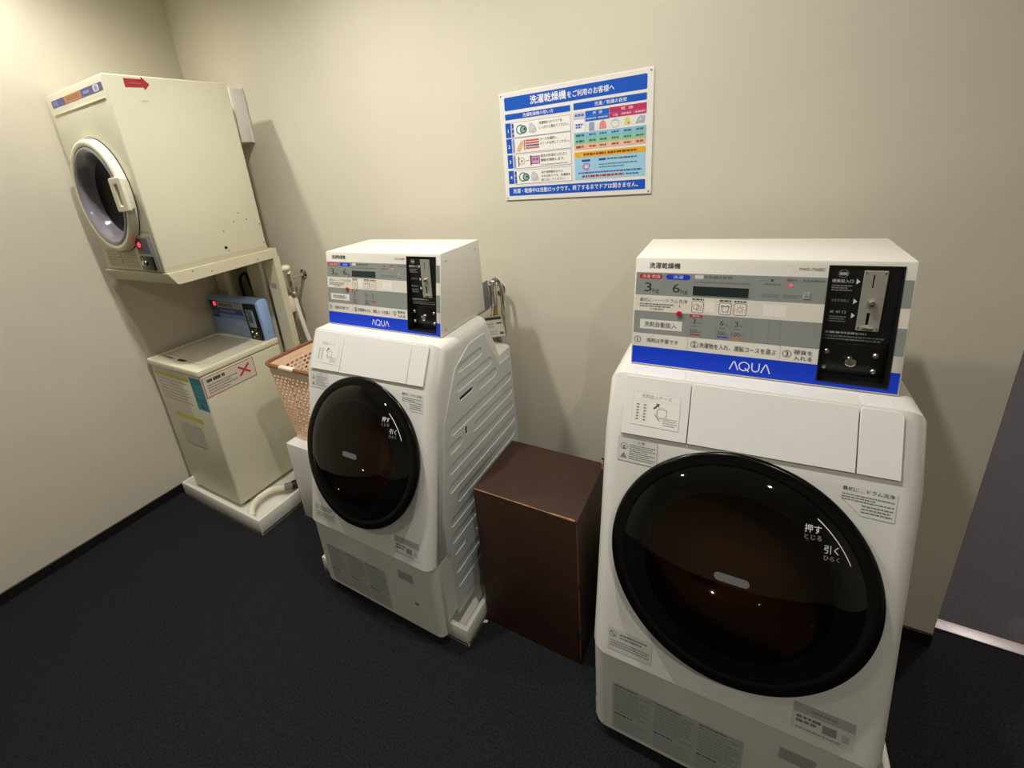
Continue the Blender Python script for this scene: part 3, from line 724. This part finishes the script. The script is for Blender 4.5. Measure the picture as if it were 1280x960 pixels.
p.lines(a+.02, e-.034, a+.11, e-.014, 1, '55504c', 2, 17, .85); p.lines(a+.018, b+.012, a+.17, e-.04, 4, '8a8378', 2, 4, .5)
for s in (1, -1):
    X, Y, L, wd = .222, .73, .042, .0055
    d = Vector((1, .85*s)).normalized(); n = Vector((-d.y, d.x))
    P0, P1 = Vector((X, Y))-d*L*.9, Vector((X, Y))+d*L*.9
    p.poly([tuple(P0-n*wd), tuple(P1-n*wd), tuple(P1+n*wd), tuple(P0+n*wd)], 'c2443c', 2+(s > 0))
p.build('notice_label', t, off(FS, .0006))
# drain hose lying in its tray
m = MB(); wx, wy = cx, CYF
hp = [(-1.668, -.45, .055), (-1.66, -.53, .05), (-1.63, -.60, .042)]
m.tube([(q[0]-wx, q[1]-wy, q[2]) for q in [(-1.566, -.628, .034), (-1.595, -.606, .05), (-1.617, -.565, .058), (-1.622, -.52, .06), (-1.612, -.473, .062), (-1.585, -.446, .064), (-1.560, -.425, .062)]], .0165, 14)
hs = m.build('drain_hose', M_HOSEG, t)
MB().tube([(q[0]-wx, q[1]-wy, q[2]) for q in [(-1.562, -.427, .062), (-1.55, -.412, .06), (-1.54, -.395, .058)]], .0195, 14).build('hose_cuff', M_GREY, hs)
MB().tube([(q[0]-wx, q[1]-wy, q[2]) for q in [(-1.541, -.398, .058), (-1.528, -.37, .055), (-1.522, -.33, .052), (-1.53, -.27, .05)]], .024, 14).build('hose_elbow', M_BLACK, hs)

# ================================================================ DRYER AND ITS STAND
t = thing('dryer_stand', 'cream steel stand carrying the dryer over the top-loading washer', 'stand', (-1.88, -.13, 0))
ox, oy = -1.88, -.13
m = MB(); m.prism([(-.648-oy, 1.3), (-.119-oy, 1.3), (-.119-oy, 1.253), (-.603-oy, 1.244), (-.618-oy, 1.246)], -2.165-ox, -1.585-ox, .002, 1)
m.build('shelf', M_POST, t)
for y, z in ((-.545, 1.287), (-.465, 1.266), (-.234, 1.266)): MB().cyl((-1.5852-ox, y-oy, z), (-1.5838-ox, y-oy, z), .0035, seg=10).build('shelf_screw', M_GREY, t)
for a, b in ((-1.676, -1.586), (-2.168, -2.078)):
    MB().box(a-ox, b-ox, -.148-oy, -.112-oy, 0, 1.255, .002, 1).build('post', M_POST, t)
MB().box(-1.89-ox, -1.775-ox, -.115-oy, -.095-oy, .55, 1.25, .002, 1).build('back_board', M_POST, t)
MB().box(-2.168-ox, -1.586-ox, -.11-oy, -.09-oy, .5, .56, .002, 1).build('cross_bar', M_POST, t)
p = Print(); p.rect(.018, .97, .062, 1.0, 'b9b198', 1); p.lines(.02, .972, .06, .998, 2, '9f9780', 2, 3, .7)
p.build('post_label', t, frame((-1.676-ox, -.1484-oy, .12), (1, 0, 0), (0, 0, 1)))

DX0, DX1, DY0, DY1, DZ0, DZ1 = -2.1535, -1.6016, -.64, -.1556, 1.3008, 2.0528
cx = (DX0+DX1)/2; hw = (DX1-DX0)/2; D_ = DY1-DY0; H_ = DZ1-DZ0
t = thing('tumble_dryer', 'cream front-loading tumble dryer with round grey glass door, mounted high on the stand', 'dryer', (cx, DY0, DZ0), -.012)
dm = MB().box(-hw, hw, .0, D_, 0, H_, .007, 3); dm.build('cabinet', M_CREAM, t)
MB().prism([(-.0003, .6675), (-.0028, .669), (-.0028, .674), (-.0003, .6755)], -hw+.035, hw-.02, .0004, 1).build('front_ridge', M_CREAM2, t)
DF = frame((-hw, -.0004, 0), (1, 0, 0), (0, 0, 1))
p = Print(); x0 = DX0
p.rect(.045, .698, .535, .725, '5f639c', 1, .003); p.rect(.178, .698, .345, .725, 'c08f66', 2); p.lines(.205, .702, .32, .721, 1, 'b07748', 3, 6, .85)
p.poly(rrect(.06, .702, .11, .721, .009), '8286b6', 2); p.lines(.365, .705, .42, .717, 1, 'a6a9cc', 2, 3, .8); p.poly(rrect(.455, .7, .505, .7235, .009), 'dfe0e6', 2); p.poly(rrect(.468, .704, .492, .7195, .005), 'a4a6b8', 3)
p.build('name_strip', t, DF)
p = Print(); p.rect(.05, .014, .345, .098, 'c4bd9d', 1); p.lines(.06, .02, .2, .09, 6, 'aaa280', 2, 5, .45); p.lines(.21, .02, .335, .09, 6, 'aaa280', 2, 6, .45); p.rect(.185, .03, .2, .085, '9b9270', 2); p.rect(.02, .006, .49, .0085, '9a947a', 1); p.build('care_label', t, DF)
DD = Matrix.Translation((-.0075, 0, 1.625-DZ0)) @ Matrix.Rotation(R(90), 4, 'X')
d = MB().lathe([(.232, .0), (.232, .004), (.229, .005), (.229, .022), (.224, .031), (.214, .034), (.203, .031), (.2, .024), (.196, .0)], DD, 80).build('door_ring', M_CREAM2, t, smooth=50)
MB().lathe([(.2345, 0), (.2345, .003), (.2295, .0035)], DD, 80).build('door_seal', M_DARK, d)
bore(t.children[0], [(0, -.17), (.194, -.17), (.194, .05), (0, .05)], DD)
MB().lathe([(.2015, .026), (.196, .033), (.188, .034), (.18, .027), (.17, .012), (.162, -.01), (.157, -.026)], DD, 80).build('door_glass', M_GLASSD, d, smooth=60)
MB().lathe([(.1575, -.0258), (.14, -.042), (.09, -.06), (0, -.068)], DD, 80).build('drum_window', M_GLASSE, d, smooth=60)
p = Print(); p.rect(-.03, -.035, .07, -.004, 'c9a79a', 1); p.lines(-.022, -.03, .06, -.009, 2, 'a87468', 2, 5, .6); p.build('window_sticker', d, off(DD, -.045))
# door handle with a long finger slot
hm = plate_mesh([rrect(-.048, -.066, .05, .066, .01, 4), rrect(-.012, -.042, .018, .04, .006, 3)], .014, .004, 3)
h = link('door_handle', hm, M_CREAM2, d, off(DD @ Matrix.Translation((.208, .002, 0)), .03))
MB().box(.164, .252, -.055, .06, .012, .036, .006, 2, mtx=DD).build('handle_base', M_CREAM3, d)
# coin box at the lower right corner
m = MB().box(.388, .538, .008, .158, 0, .008, .002, 2, mtx=DF); cbx = m.build('coin_box', mat('silver_panel', (150, 150, 152), .35, metal=.3), t)
MB().box(.398, .508, .012, .072, .006, .014, .004, 2, mtx=DF).build('coin_unit', M_BLACKG, cbx)
MB().lathe([(.013, 0), (.012, .008), (.008, .012), (0, .013)], off(DF @ Matrix.Translation((.44, .045, 0)), .013), 20).build('coin_knob', M_CHROME, cbx)
p = Print(.0003); p.rect(.396, .082, .5, .148, '6c6468', 1); p.rect(.396, .1, .45, .146, '4a3a40', 2); p.rect(.455, .088, .498, .112, '45618c', 2); p.build('coin_box_print', cbx, off(DF, .0082))
MB().lathe([(.011, 0), (.009, .003), (0, .004)], off(DF @ Matrix.Translation((.424, .121, 0)), .0086), 18).build('lamp', M_LED, cbx)
p = Print(); p.poly([(.4, .162), (.455, .165), (.47, .178), (.415, .185), (.395, .176)], 'a9be58', 1); p.rect(.46, .166, .52, .176, 'b9c27a', 1); p.build('green_sticker', t, DF)
# right-hand side
DS = frame((hw+.0004, 0, 0), (0, 1, 0), (0, 0, 1))
f = lambda y, z: (y-DY0, z-DZ0)
p = Print(); p.poly([f(-.5713, 2.0397), f(-.5106, 2.0405), f(-.5085, 2.0494), f(-.4838, 2.0232), f(-.5047, 2.0022), f(-.5084, 2.0108), f(-.5727, 2.0081)], 'a8333c', 1)
p.lines(*f(-.556, 2.021), *f(-.515, 2.028), 1, 'bb6068', 2, 3, .6)
p.build('arrow_sticker', t, DS)
m = MB()
for y, z in ((-.2606, 1.4968), (-.2931, 1.4589), (-.2283, 1.4604), (-.3519, 1.4261), (-.3513, 1.3354), (-.1665, 1.4302), (-.1675, 1.3377)):
    MB().lathe([(.0035, 0), (.0025, .0008), (0, .001)], DS @ Matrix.Translation((*f(y, z), 0)), 10).build('side_screw', M_GREY, t)
MB().lathe([(.0075, 0), (.006, .0006), (0, .0006)], DS @ Matrix.Translation((*f(-.3614, 1.3516), 0)), 16).build('side_hole', M_DARK, t)
p = Print(); p.rect(0, 0, D_, .0215, 'c3bda0', 1); p.rect(.3, .115, .38, .15, 'd4d1b6', 1); p.build('side_base_strip', t, DS)
p = Print(); p.poly([f(-.54, 1.962), f(-.52, 1.957), f(-.5, 1.96), f(-.515, 1.966)], 'cdc9ab', 1); p.build('side_mark', t, DS)

# white duct box on the wall behind the dryer
vb = thing('duct_cover', 'white duct cover on the back wall behind the dryer', 'vent', (-1.82, 0, 1.815))
MB().box(-.14, .105, -.075, -.012, 0, .245, .004, 2).build('cover', M_WHITE2, vb)
MB().box(-.145, .105, -.012, -.0002, -.003, .248, .002, 1).build('wall_flange', M_WHITE2, vb)

# ================================================================ TAPS
t = thing('wall_faucet', 'chrome tap with cream handle and white hose on the wall beside the dryer stand', 'faucet', (-1.572, 0, 1.135))
MB().lathe([(.0, .0), (.026, 0), (.026, .004), (.018, .01), (.011, .012)], frame((0, 0, 0), (1, 0, 0), (0, 0, 1)), 24).build('wall_flange', M_CHROME, t)
m = MB().cyl((0, -.008, 0), (-.01, -.075, -.005), .011, seg=16).cyl((-.012, -.078, .02), (-.012, -.078, -.055), .016, seg=18, bev=.003).cyl((-.012, -.078, -.055), (-.012, -.078, -.08), .011, seg=16)
m.build('tap_body', M_CHROME, t)
MB().cyl((-.012, -.078, .02), (-.02, -.085, .045), .012, seg=16).ball((-.022, -.088, .05), .023, sc=(1.15, 1.15, .8)).build('tap_handle', M_CREAM2, t)
MB().cyl((-.012, -.078, -.078), (-.012, -.078, -.102), .02, .023, 20, bev=.004).build('hose_nut', M_NICKEL, t)
MB().box(-.055, -.012, -.115, -.06, -.185, -.1, .004, 2).build('hose_catch', M_IVORY, t)
MB().tube([(-.012, -.078, -.1), (-.005, -.08, -.16), (.008, -.082, -.24), (.025, -.08, -.34), (.045, -.075, -.44), (.06, -.07, -.56), (.07, -.065, -.72), (.075, -.06, -.95)], .0115, 12).build('supply_hose', M_HOSEW, t)

t = thing('chrome_faucet', 'small chrome washer tap on the wall behind the middle washer-dryer', 'faucet', (-.392, 0, 1.12))
MB().lathe([(.0, .0), (.026, 0), (.026, .004), (.018, .01), (.011, .012)], frame((.01, 0, .0), (1, 0, 0), (0, 0, 1)), 24).build('wall_flange', M_CHROME, t)
MB().cyl((.01, -.008, 0), (.004, -.04, 0), .011, seg=16).cyl((.004, -.045, .03), (.004, -.045, -.06), .017, seg=18, bev=.003).build('tap_body', M_CHROME, t)
MB().tube([(.004, -.045, .028), (.006, -.047, .045), (.02, -.047, .052), (.038, -.045, .03), (.046, -.044, -.02), (.048, -.044, -.1)], .007, 10).build('tap_arm', M_CHROME, t)
MB().ball((.006, -.046, .04), .014, sc=(1.2, 1, .8)).build('tap_handle', M_CHROME, t)
MB().cyl((.004, -.045, -.06), (.0, -.046, -.1), .013, seg=14).cyl((.0, -.046, -.1), (.0, -.046, -.118), .019, seg=16, bev=.003).build('hose_nut', mat('brass', (190, 170, 110), .3, metal=1.0), t)
MB().tube([(.0, -.046, -.118), (.0, -.044, -.15), (.004, -.034, -.2), (.006, -.028, -.26), (.008, -.028, -.42)], .011, 10).build('supply_hose', M_GREY, t)
tg = MB().box(-.04, .04, -.0006, .0006, -.088, 0, 0).build('paper_tag', M_PAPER)
tag(tg, 'white printed paper tag hanging behind the middle washer-dryer', 'tag')
tg.matrix_world = Matrix.Translation((-.372, -.1, 1.035)) @ Matrix.Rotation(R(-8), 4, 'Y') @ Matrix.Rotation(R(12), 4, 'Z')
p = Print(.0004); p.rect(-.032, -.016, .036, -.004, '4d4a44', 1); p.lines(-.034, -.05, .0, -.028, 3, 'a8a59c', 1, 4); p.rect(.012, -.034, .034, -.028, '5b5850', 1); p.rect(.018, -.078, .034, -.068, '6b685f', 1); p.lines(-.034, -.08, .012, -.06, 2, 'b4b1a8', 1, 6); p.border(-.04, -.088, .04, 0, .0015, 'b9b6ac', 1)
p.build('tag_print', tg, frame((0, -.0007, 0), (1, 0, 0), (0, 0, 1)))
MB().tube([(0, 0, -.002), (.004, .012, .02), (.006, .025, .04)], .0015, 6).build('tag_string', M_PAPER, tg)

# black cable on the wall behind the top-loading washer
tag(MB().tube([(-2.13, -.02, .9), (-2.145, -.02, 1.02), (-2.14, -.02, 1.085), (-2.1, -.022, 1.115), (-2.064, -.022, 1.118), (-2.055, -.02, 1.06), (-2.03, -.02, .98), (-2.0, -.02, .85)], .008, 8).build('power_cord', M_BLACK),
    'black power cord looped on the wall behind the blue coin console', 'cord')

# ================================================================ WHITE STAND AND LAUNDRY BASKET
t = thing('plinth_box', 'plain white box stand under the laundry basket, left of the middle washer-dryer', 'stand', (-1.175, -.27, 0))
MB().box(-.17, .17, -.215, .2, .004, .437, .003, 2).build('carcass', M_WHITE2, t)
MB().box(-.165, .165, -.21, .195, 0, .006, 0).build('base', M_WHITE2, t)
BZ = .4385
t = thing('laundry_basket', 'peach plastic laundry basket with brown rim on the white stand', 'basket', (-1.185, -.315, BZ))
def rr_pt(ax, ay, r, u):
    """point at arc fraction u on a rounded rectangle with half sizes ax, ay"""
    segs = [(2*(ax-r), 0), (PI*r/2, 1), (2*(ay-r), 0), (PI*r/2, 1)]*1
    per = 2*(2*(ax-r)+2*(ay-r))+2*PI*r; d = (u % 1)*per
    corners = [((-ax+r, -ay), (1, 0), 2*(ax-r)), ((ax, -ay+r), (0, 1), 2*(ay-r)), ((ax-r, ay), (-1, 0), 2*(ax-r)), ((-ax, ay-r), (0, -1), 2*(ay-r))]
    cen = [(ax-r, -ay+r, -90), (ax-r, ay-r, 0), (-ax+r, ay-r, 90), (-ax+r, -ay+r, 180)]
    for (p, dr, L), (qx, qy, a0) in zip(corners, cen):
        if d <= L: return (p[0]+dr[0]*d, p[1]+dr[1]*d)
        d -= L
        if d <= PI*r/2:
            a = R(a0)+d/r; return (qx+r*math.cos(a), qy+r*math.sin(a))
        d -= PI*r/2
    return corners[0][0]
NU, NV, HB = 288, 46, .398
bm = bmesh.new(); rows = []
def bsize(v): return .152+.05*v+.004*math.sin(v*PI), .12+.024*v+.003*math.sin(v*PI)
for j in range(NV+1):
    v = (j+(.28 if (j-3) % 2 == 1 and 3 < j < 41 else 0))/NV; ax, ay = bsize(v)
    rows.append([bm.verts.new((*rr_pt(ax, ay, .035, i/NU), v*HB)) for i in range(NU)])
for j in range(NV):
    for i in range(NU):
        band = 3 <= j < 40
        jj = j-3
        hole = band and jj % 2 == 0 and (i % 6 in ((0, 1, 2, 3) if (jj//2) % 2 == 0 else (3, 4, 5, 0)))
        if not hole: bm.faces.new((rows[j][i], rows[j][(i+1) % NU], rows[j+1][(i+1) % NU], rows[j+1][i]))
bm.faces.new(rows[0][::-1])
bmesh.ops.recalc_face_normals(bm, faces=list(bm.faces))
bmesh.ops.solidify(bm, geom=list(bm.faces), thickness=.0025)
m = MB(); m.merge(bm); m.build('basket_body', M_TAN, t, smooth=30)
ax, ay = bsize(1)
m = MB(); m.tube([(*rr_pt(ax+.003, ay+.003, .037, i/64), HB) for i in range(64)], .0085, 10, sub=1, closed=True); m.build('rim', M_RIM, t)
MB().box(-.088, .008, -ay-.015, -ay+.01, HB-.008, HB+.0095, .006, 3).build('handle_grip', M_IVORY, t)
MB().box(-.088, .008, ay-.01, ay+.015, HB-.008, HB+.0095, .006, 3).build('handle_grip', M_IVORY, t)
p = Print(.0006); p.poly(rrect(-.065, -.02, .02, .004, .006), 'a89a7c', 1); p.build('basket_label', t, frame((-ax+.006, 0, HB-.035), (0, -1, 0), (.08, 0, 1)) @ Matrix.Rotation(0, 4, 'Z'))

# ================================================================ BROWN BOX
t = thing('brown_cabinet', 'dark brown laminate box with worn front edge between the two washer-dryers', 'box', (-.0635, -.4088, 0), -.002)
ax, ay, hz = .1775, .1465, .6
MB().box(-ax, ax, -ay, ay, .002, hz, .0025, 2).build('carcass', M_BROWN, t)
random.seed(3)
m = MB()
x = -ax+.004
while x < ax-.01:
    L = .006+random.random()*.03; L = min(L, ax-.004-x)
    r = .0014+random.random()*.0016+(.0022 if x > .09 and random.random() > .5 else 0)
    m.box(x, x+L, -ay-.0006, -ay+r, hz-r*.8, hz+.0005, 0); x += L+(.002 if random.random() > .7 else 0)
m.build('worn_edge', M_EDGE, t, smooth=0)
for z0, z1 in ((.03, .12), (.15, .33), (.36, .59)): MB().box(ax-.0035, ax+.0003, -ay-.0004, -ay+.001, z0, z1).build('worn_corner', mat('faded_edge', (112, 76, 52), .7, noise=.3, nscale=90), t, smooth=0)
MB().box(-ax+.0008, ax-.0008, -ay-.0005, -ay+.001, .297, .2985).build('front_joint', M_DARK, t)
# frayed edge band sticking up at the back right corner
MB().tube([(ax-.004, ay-.012, hz-.02), (ax-.001, ay-.014, hz+.01), (ax+.004, ay-.02, hz+.028), (ax-.004, ay-.022, hz+.034)], .003, 6).build('loose_band', M_BLACK, t)
MB().box(ax-.004, ax+.003, ay-.032, ay-.016, hz-.012, hz+.022, .001, 1).build('frayed_chip', M_EDGE, t)
sc_ = MB().box(-.008, .008, -.005, .005, 0, .004, .0012, 1).build('paper_scrap', M_PAPER)
sc_.location = (-.2475, -.566, .0); sc_.rotation_euler = (0, 0, .5)
tag(sc_, 'tiny white paper scrap on the carpet at the brown box corner', 'litter')

# ================================================================ WALL SIGN
t = thing('wall_sign', 'white instruction sign with blue headings and Japanese text on the back wall', 'sign', (-.3208, 0, 1.467))
link('plate', plate_mesh([rrect(0, 0, .514, .361, .003, 3)], .004, .0008), mat('sign_plate', (233, 232, 226), .35), t, frame((0, -.0003, 0), (1, 0, 0), (0, 0, 1)))
for x, z in ((.008, .353), (.506, .353), (.008, .008), (.506, .008)):
    MB().lathe([(.0028, 0), (.0022, .0012), (0, .0016)], frame((x, -.0043, z), (1, 0, 0), (0, 0, 1)), 12).build('sign_screw', M_NICKEL, t)
p = Print(.0002); BL = '1455c0'; Wt = 'eef0f2'
p.rect(.02, .3045, .496, .3462, BL, 1, .004)
p.text('洗濯乾燥機', .1175, .3135, .244, .0265, Wt, 2, .022); p.text('をご利用のお客様へ', .2485, .3145, .399, .0195, Wt, 2, .014)
p.rect(.0195, .2745, .2575, .2928, BL, 1, .002); p.text('洗濯乾燥機の使い方', .087, .2778, .199, .0118, Wt, 2, .008)
p.rect(.268, .2752, .4955, .295, BL, 1, .002); p.text('洗濯／乾燥の目安', .337, .279, .437, .0122, Wt, 2, .008)
rows_ = [(.2135, .264), (.1612, .2125), (.1095, .158), (.0555, .1035)]
steps = ['1', '2', '3', '4']; side = ['準備', '選択', '料金', '終了']
txts = [['洗濯物を入れてドアを', 'しっかりと閉めてください。'], ['コースを選択し、', 'スイッチを押してください。'], ['設定の料金を入れると', '運転を開始します。'], ['残り時間表示が０に', 'なれば終了です。洗濯物を', '取り出してください。']]
for k, (z0, z1) in enumerate(rows_):
    p.rect(.018, z0+.0025, .0385, z1, BL, 1, .0015); p.text(steps[k], 0, z0+.019, None, .0115, Wt, 2, .02, cx=.0283)
    p.rect(.04, z0, .2575, z1, '8f90c0', 1); p.rect(.0412, z0+.0012, .2563, z1-.0012, 'f0efe8', 2)
    p.rect(.0425, z0+.003, .0505, z1-.003, '2c4ea8' if k in (0, 3) else '8d9acb', 3, .003)
    for j, ch in enumerate(side[k] if k in (0, 3) else ''): p.text(ch, 0, z0+.027-.016*j, None, .0065, 'dfe3f0', 4, .0, cx=.0465)
    n = len(txts[k])
    for j, s_ in enumerate(txts[k]):
        hh = .0095 if n == 2 else .0085
        yy = z1-.017-j*(.0145 if n == 2 else .0128)
        full = max(len(q) for q in txts[k]); p.text(s_, .146, yy, .146+.106*len(s_)/max(full, 11), hh, '3a3835', 3, .012)
    if k == 2: p.lines(.146, z0+.004, .245, z0+.0085, 1, '96948e', 3, 5, .7)
    cy = (z0+z1)/2
    if k in (0, 3):
        p.ring(.075, cy, .0165, .0045, '5f8f90', 3, 18); p.circle(.087, cy-.001, .0135, '4a6f6c', 4); p.circle(.087, cy-.001, .009, '8fb5b0', 5); p.circle(.091, cy, .004, '384e4c', 6)
        p.poly([(.105, cy-.014), (.112, cy+.004), (.108, cy+.015), (.118, cy+.018), (.131, cy+.006), (.138, cy-.012), (.124, cy-.017)], 'cfd2d6', 3); p.ring(.12, cy, .012, .0015, 'a2a6ac', 4, 14); p.ring(.127, cy-.008, .007, .0012, 'a2a6ac', 4, 10)
    elif k == 1:
        p.poly([(.056, cy-.02), (.072, cy-.021), (.083, cy-.004), (.084, cy+.012), (.078, cy+.016), (.066, cy+.004), (.06, cy-.008)], 'dcb98c', 3)
        p.rect(.086, cy-.017, .089, cy+.017, '3e3c3a', 3)
        for j, cc in enumerate(('d0605c', 'd0605c', '5a62b4', 'cc7a4a')): p.rect(.0915, cy+.0105-.0083*j, .143, cy+.0165-.0083*j, cc, 3)
    else:
        p.rect(.06, cy-.017, .064, cy+.017, '6a5a58', 3); p.ring(.074, cy, .0125, .002, '8c8a88', 3, 16); p.circle(.074, cy, .005, 'a5a3a0', 3); p.rect(.09, cy-.001, .103, cy+.001, '6a6866', 3)
        p.rect(.11, cy-.013, .143, cy+.014, 'cf9fc4', 3); p.border(.11, cy-.013, .143, cy+.014, .0025, 'a04a78', 4); p.lines(.116, cy-.003, .138, cy+.008, 1, '9a62a4', 4, 3, .8); p.rect(.107, cy-.017, .111, cy+.017, '6a3a50', 5)
p.rect(.268, .2475, .3055, .2672, 'c7cde4', 1); p.lines(.272, .253, .302, .262, 1, '5a6bb4', 2, 3, .8)
p.rect(.307, .252, .3832, .267, '1a5fd0', 1); p.text('洗  濯', .33, .255, .361, .0085, Wt, 2, .008); p.rect(.307, .2365, .3832, .2512, '2a63c4', 1); p.lines(.311, .241, .342, .2465, 1, 'b8c6ea', 2, 5, .8); p.lines(.348, .241, .379, .2465, 1, 'b8c6ea', 2, 6, .8)
p.rect(.384, .253, .4955, .268, 'bd2f62', 1); p.text('乾  燥', .42, .2562, .456, .0085, 'f0dfe6', 2, .008); p.rect(.384, .238, .4955, .2522, 'bd3a68', 1)
p.text('少量', .395, .2405, .41, .008, 'eed3de', 2); p.lines(.422, .2415, .45, .249, 1, 'e2a9c0', 2, 6, .8); p.lines(.462, .242, .492, .2485, 1, 'e2a9c0', 2, 7, .8); p.rect(.4195, .239, .4201, .252, 'e0a0b8', 2); p.rect(.4575, .239, .4581, .252, 'e0a0b8', 2)
p.rect(.268, .2048, .3055, .2465, 'eceef2', 1); p.lines(.274, .217, .3, .233, 2, '4a5aa8', 2, 4, .75); p.border(.268, .2048, .3055, .2465, .0006, 'a9b0cc', 2)
# little garments
p.poly([(.318, .207), (.336, .207), (.336, .229), (.332, .233), (.322, .233), (.318, .229)], '9aa2c8', 2)
p.poly([(.351, .209), (.375, .209), (.373, .226), (.367, .234), (.359, .234), (.353, .226)], 'dc8f96', 2)
p.ring(.4013, .2205, .0125, .0018, 'b9bcbd', 2, 16); p.poly([(.393, .229), (.409, .229), (.406, .233), (.397, .233)], 'c4c8c8', 3)
p.poly([(.43, .212), (.446, .214), (.447, .228), (.443, .234), (.434, .234), (.431, .226)], 'd6d27a', 2); p.circle(.443, .217, .004, 'cfae5a', 3)
p.poly([(.463, .212), (.47, .228), (.478, .234), (.492, .232), (.49, .212), (.478, .214)], 'a3b2c4', 2); p.poly([(.472, .218), (.478, .228), (.486, .222)], 'c3cdd8', 3)
for k, (cc, z1) in enumerate((('86bfdb', .2045), ('8fc6a8', .1868), ('e9bb9a', .1692))):
    p.rect(.268, z1-.0172, .4955, z1, cc, 1)
    p.lines(.274, z1-.0135, .302, z1-.004, 1, '3c6a7a' if k < 2 else '8a5a4a', 2, 20+k, .8)
    for j, x in enumerate((.318, .353, .391, .429, .466)): p.lines(x, z1-.0125, x+.022, z1-.005, 1, '46707e' if k == 0 else ('3f7356' if k == 1 else '9a5f4a'), 2, 30+k*7+j, .8)
for x in (.3058, .3455, .384, .421, .458): p.rect(x, .152, x+.0007, .2365, 'd5e0e4', 2)
p.rect(.268, .1275, .4955, .1445, 'e6ac2c', 1); p.poly([(.29, .131), (.296, .131), (.293, .137)], 'f4e0a0', 2); p.lines(.299, .1315, .372, .14, 1, '8a4a20', 2, 3, .8); p.lines(.378, .1315, .47, .14, 1, '8a4a20', 2, 4, .8)
p.rect(.268, .0565, .4955, .1272, '9fcfe6', 1)
p.rect(.293, .113, .321, .12, '2f4f9a', 2); p.poly([(.297, .088), (.313, .083), (.322, .1), (.318, .107), (.302, .11), (.294, .1)], 'a78fc4', 2); p.poly([(.301, .094), (.311, .091), (.316, .1), (.304, .104)], 'dcd3ea', 3)
p.rect(.349, .113, .372, .12, '3a4fa8', 2); p.lines(.376, .1125, .47, .12, 1, '466a80', 2, 5, .7); p.lines(.35, .088, .47, .105, 2, '5c8298', 2, 6, .5); p.rect(.3365, .085, .3371, .122, '7fa8c0', 2)
p.lines(.28, .0735, .485, .081, 1, '3e6aa8', 2, 8, .75); p.lines(.292, .0615, .43, .0705, 1, 'c03038', 2, 9, .8); p.lines(.436, .0625, .475, .0695, 1, '3e6aa8', 2, 10, .7)
p.rect(.0155, .0155, .496, .0455, BL, 1, .002); p.text('洗濯・乾燥中は自動ロックです。終了するまでドアは開きません。', .0325, .0235, .474, .0165, Wt, 2, .014)
p.build('sign_print', t, frame((0, -.0046, 0), (1, 0, 0), (0, 0, 1)))
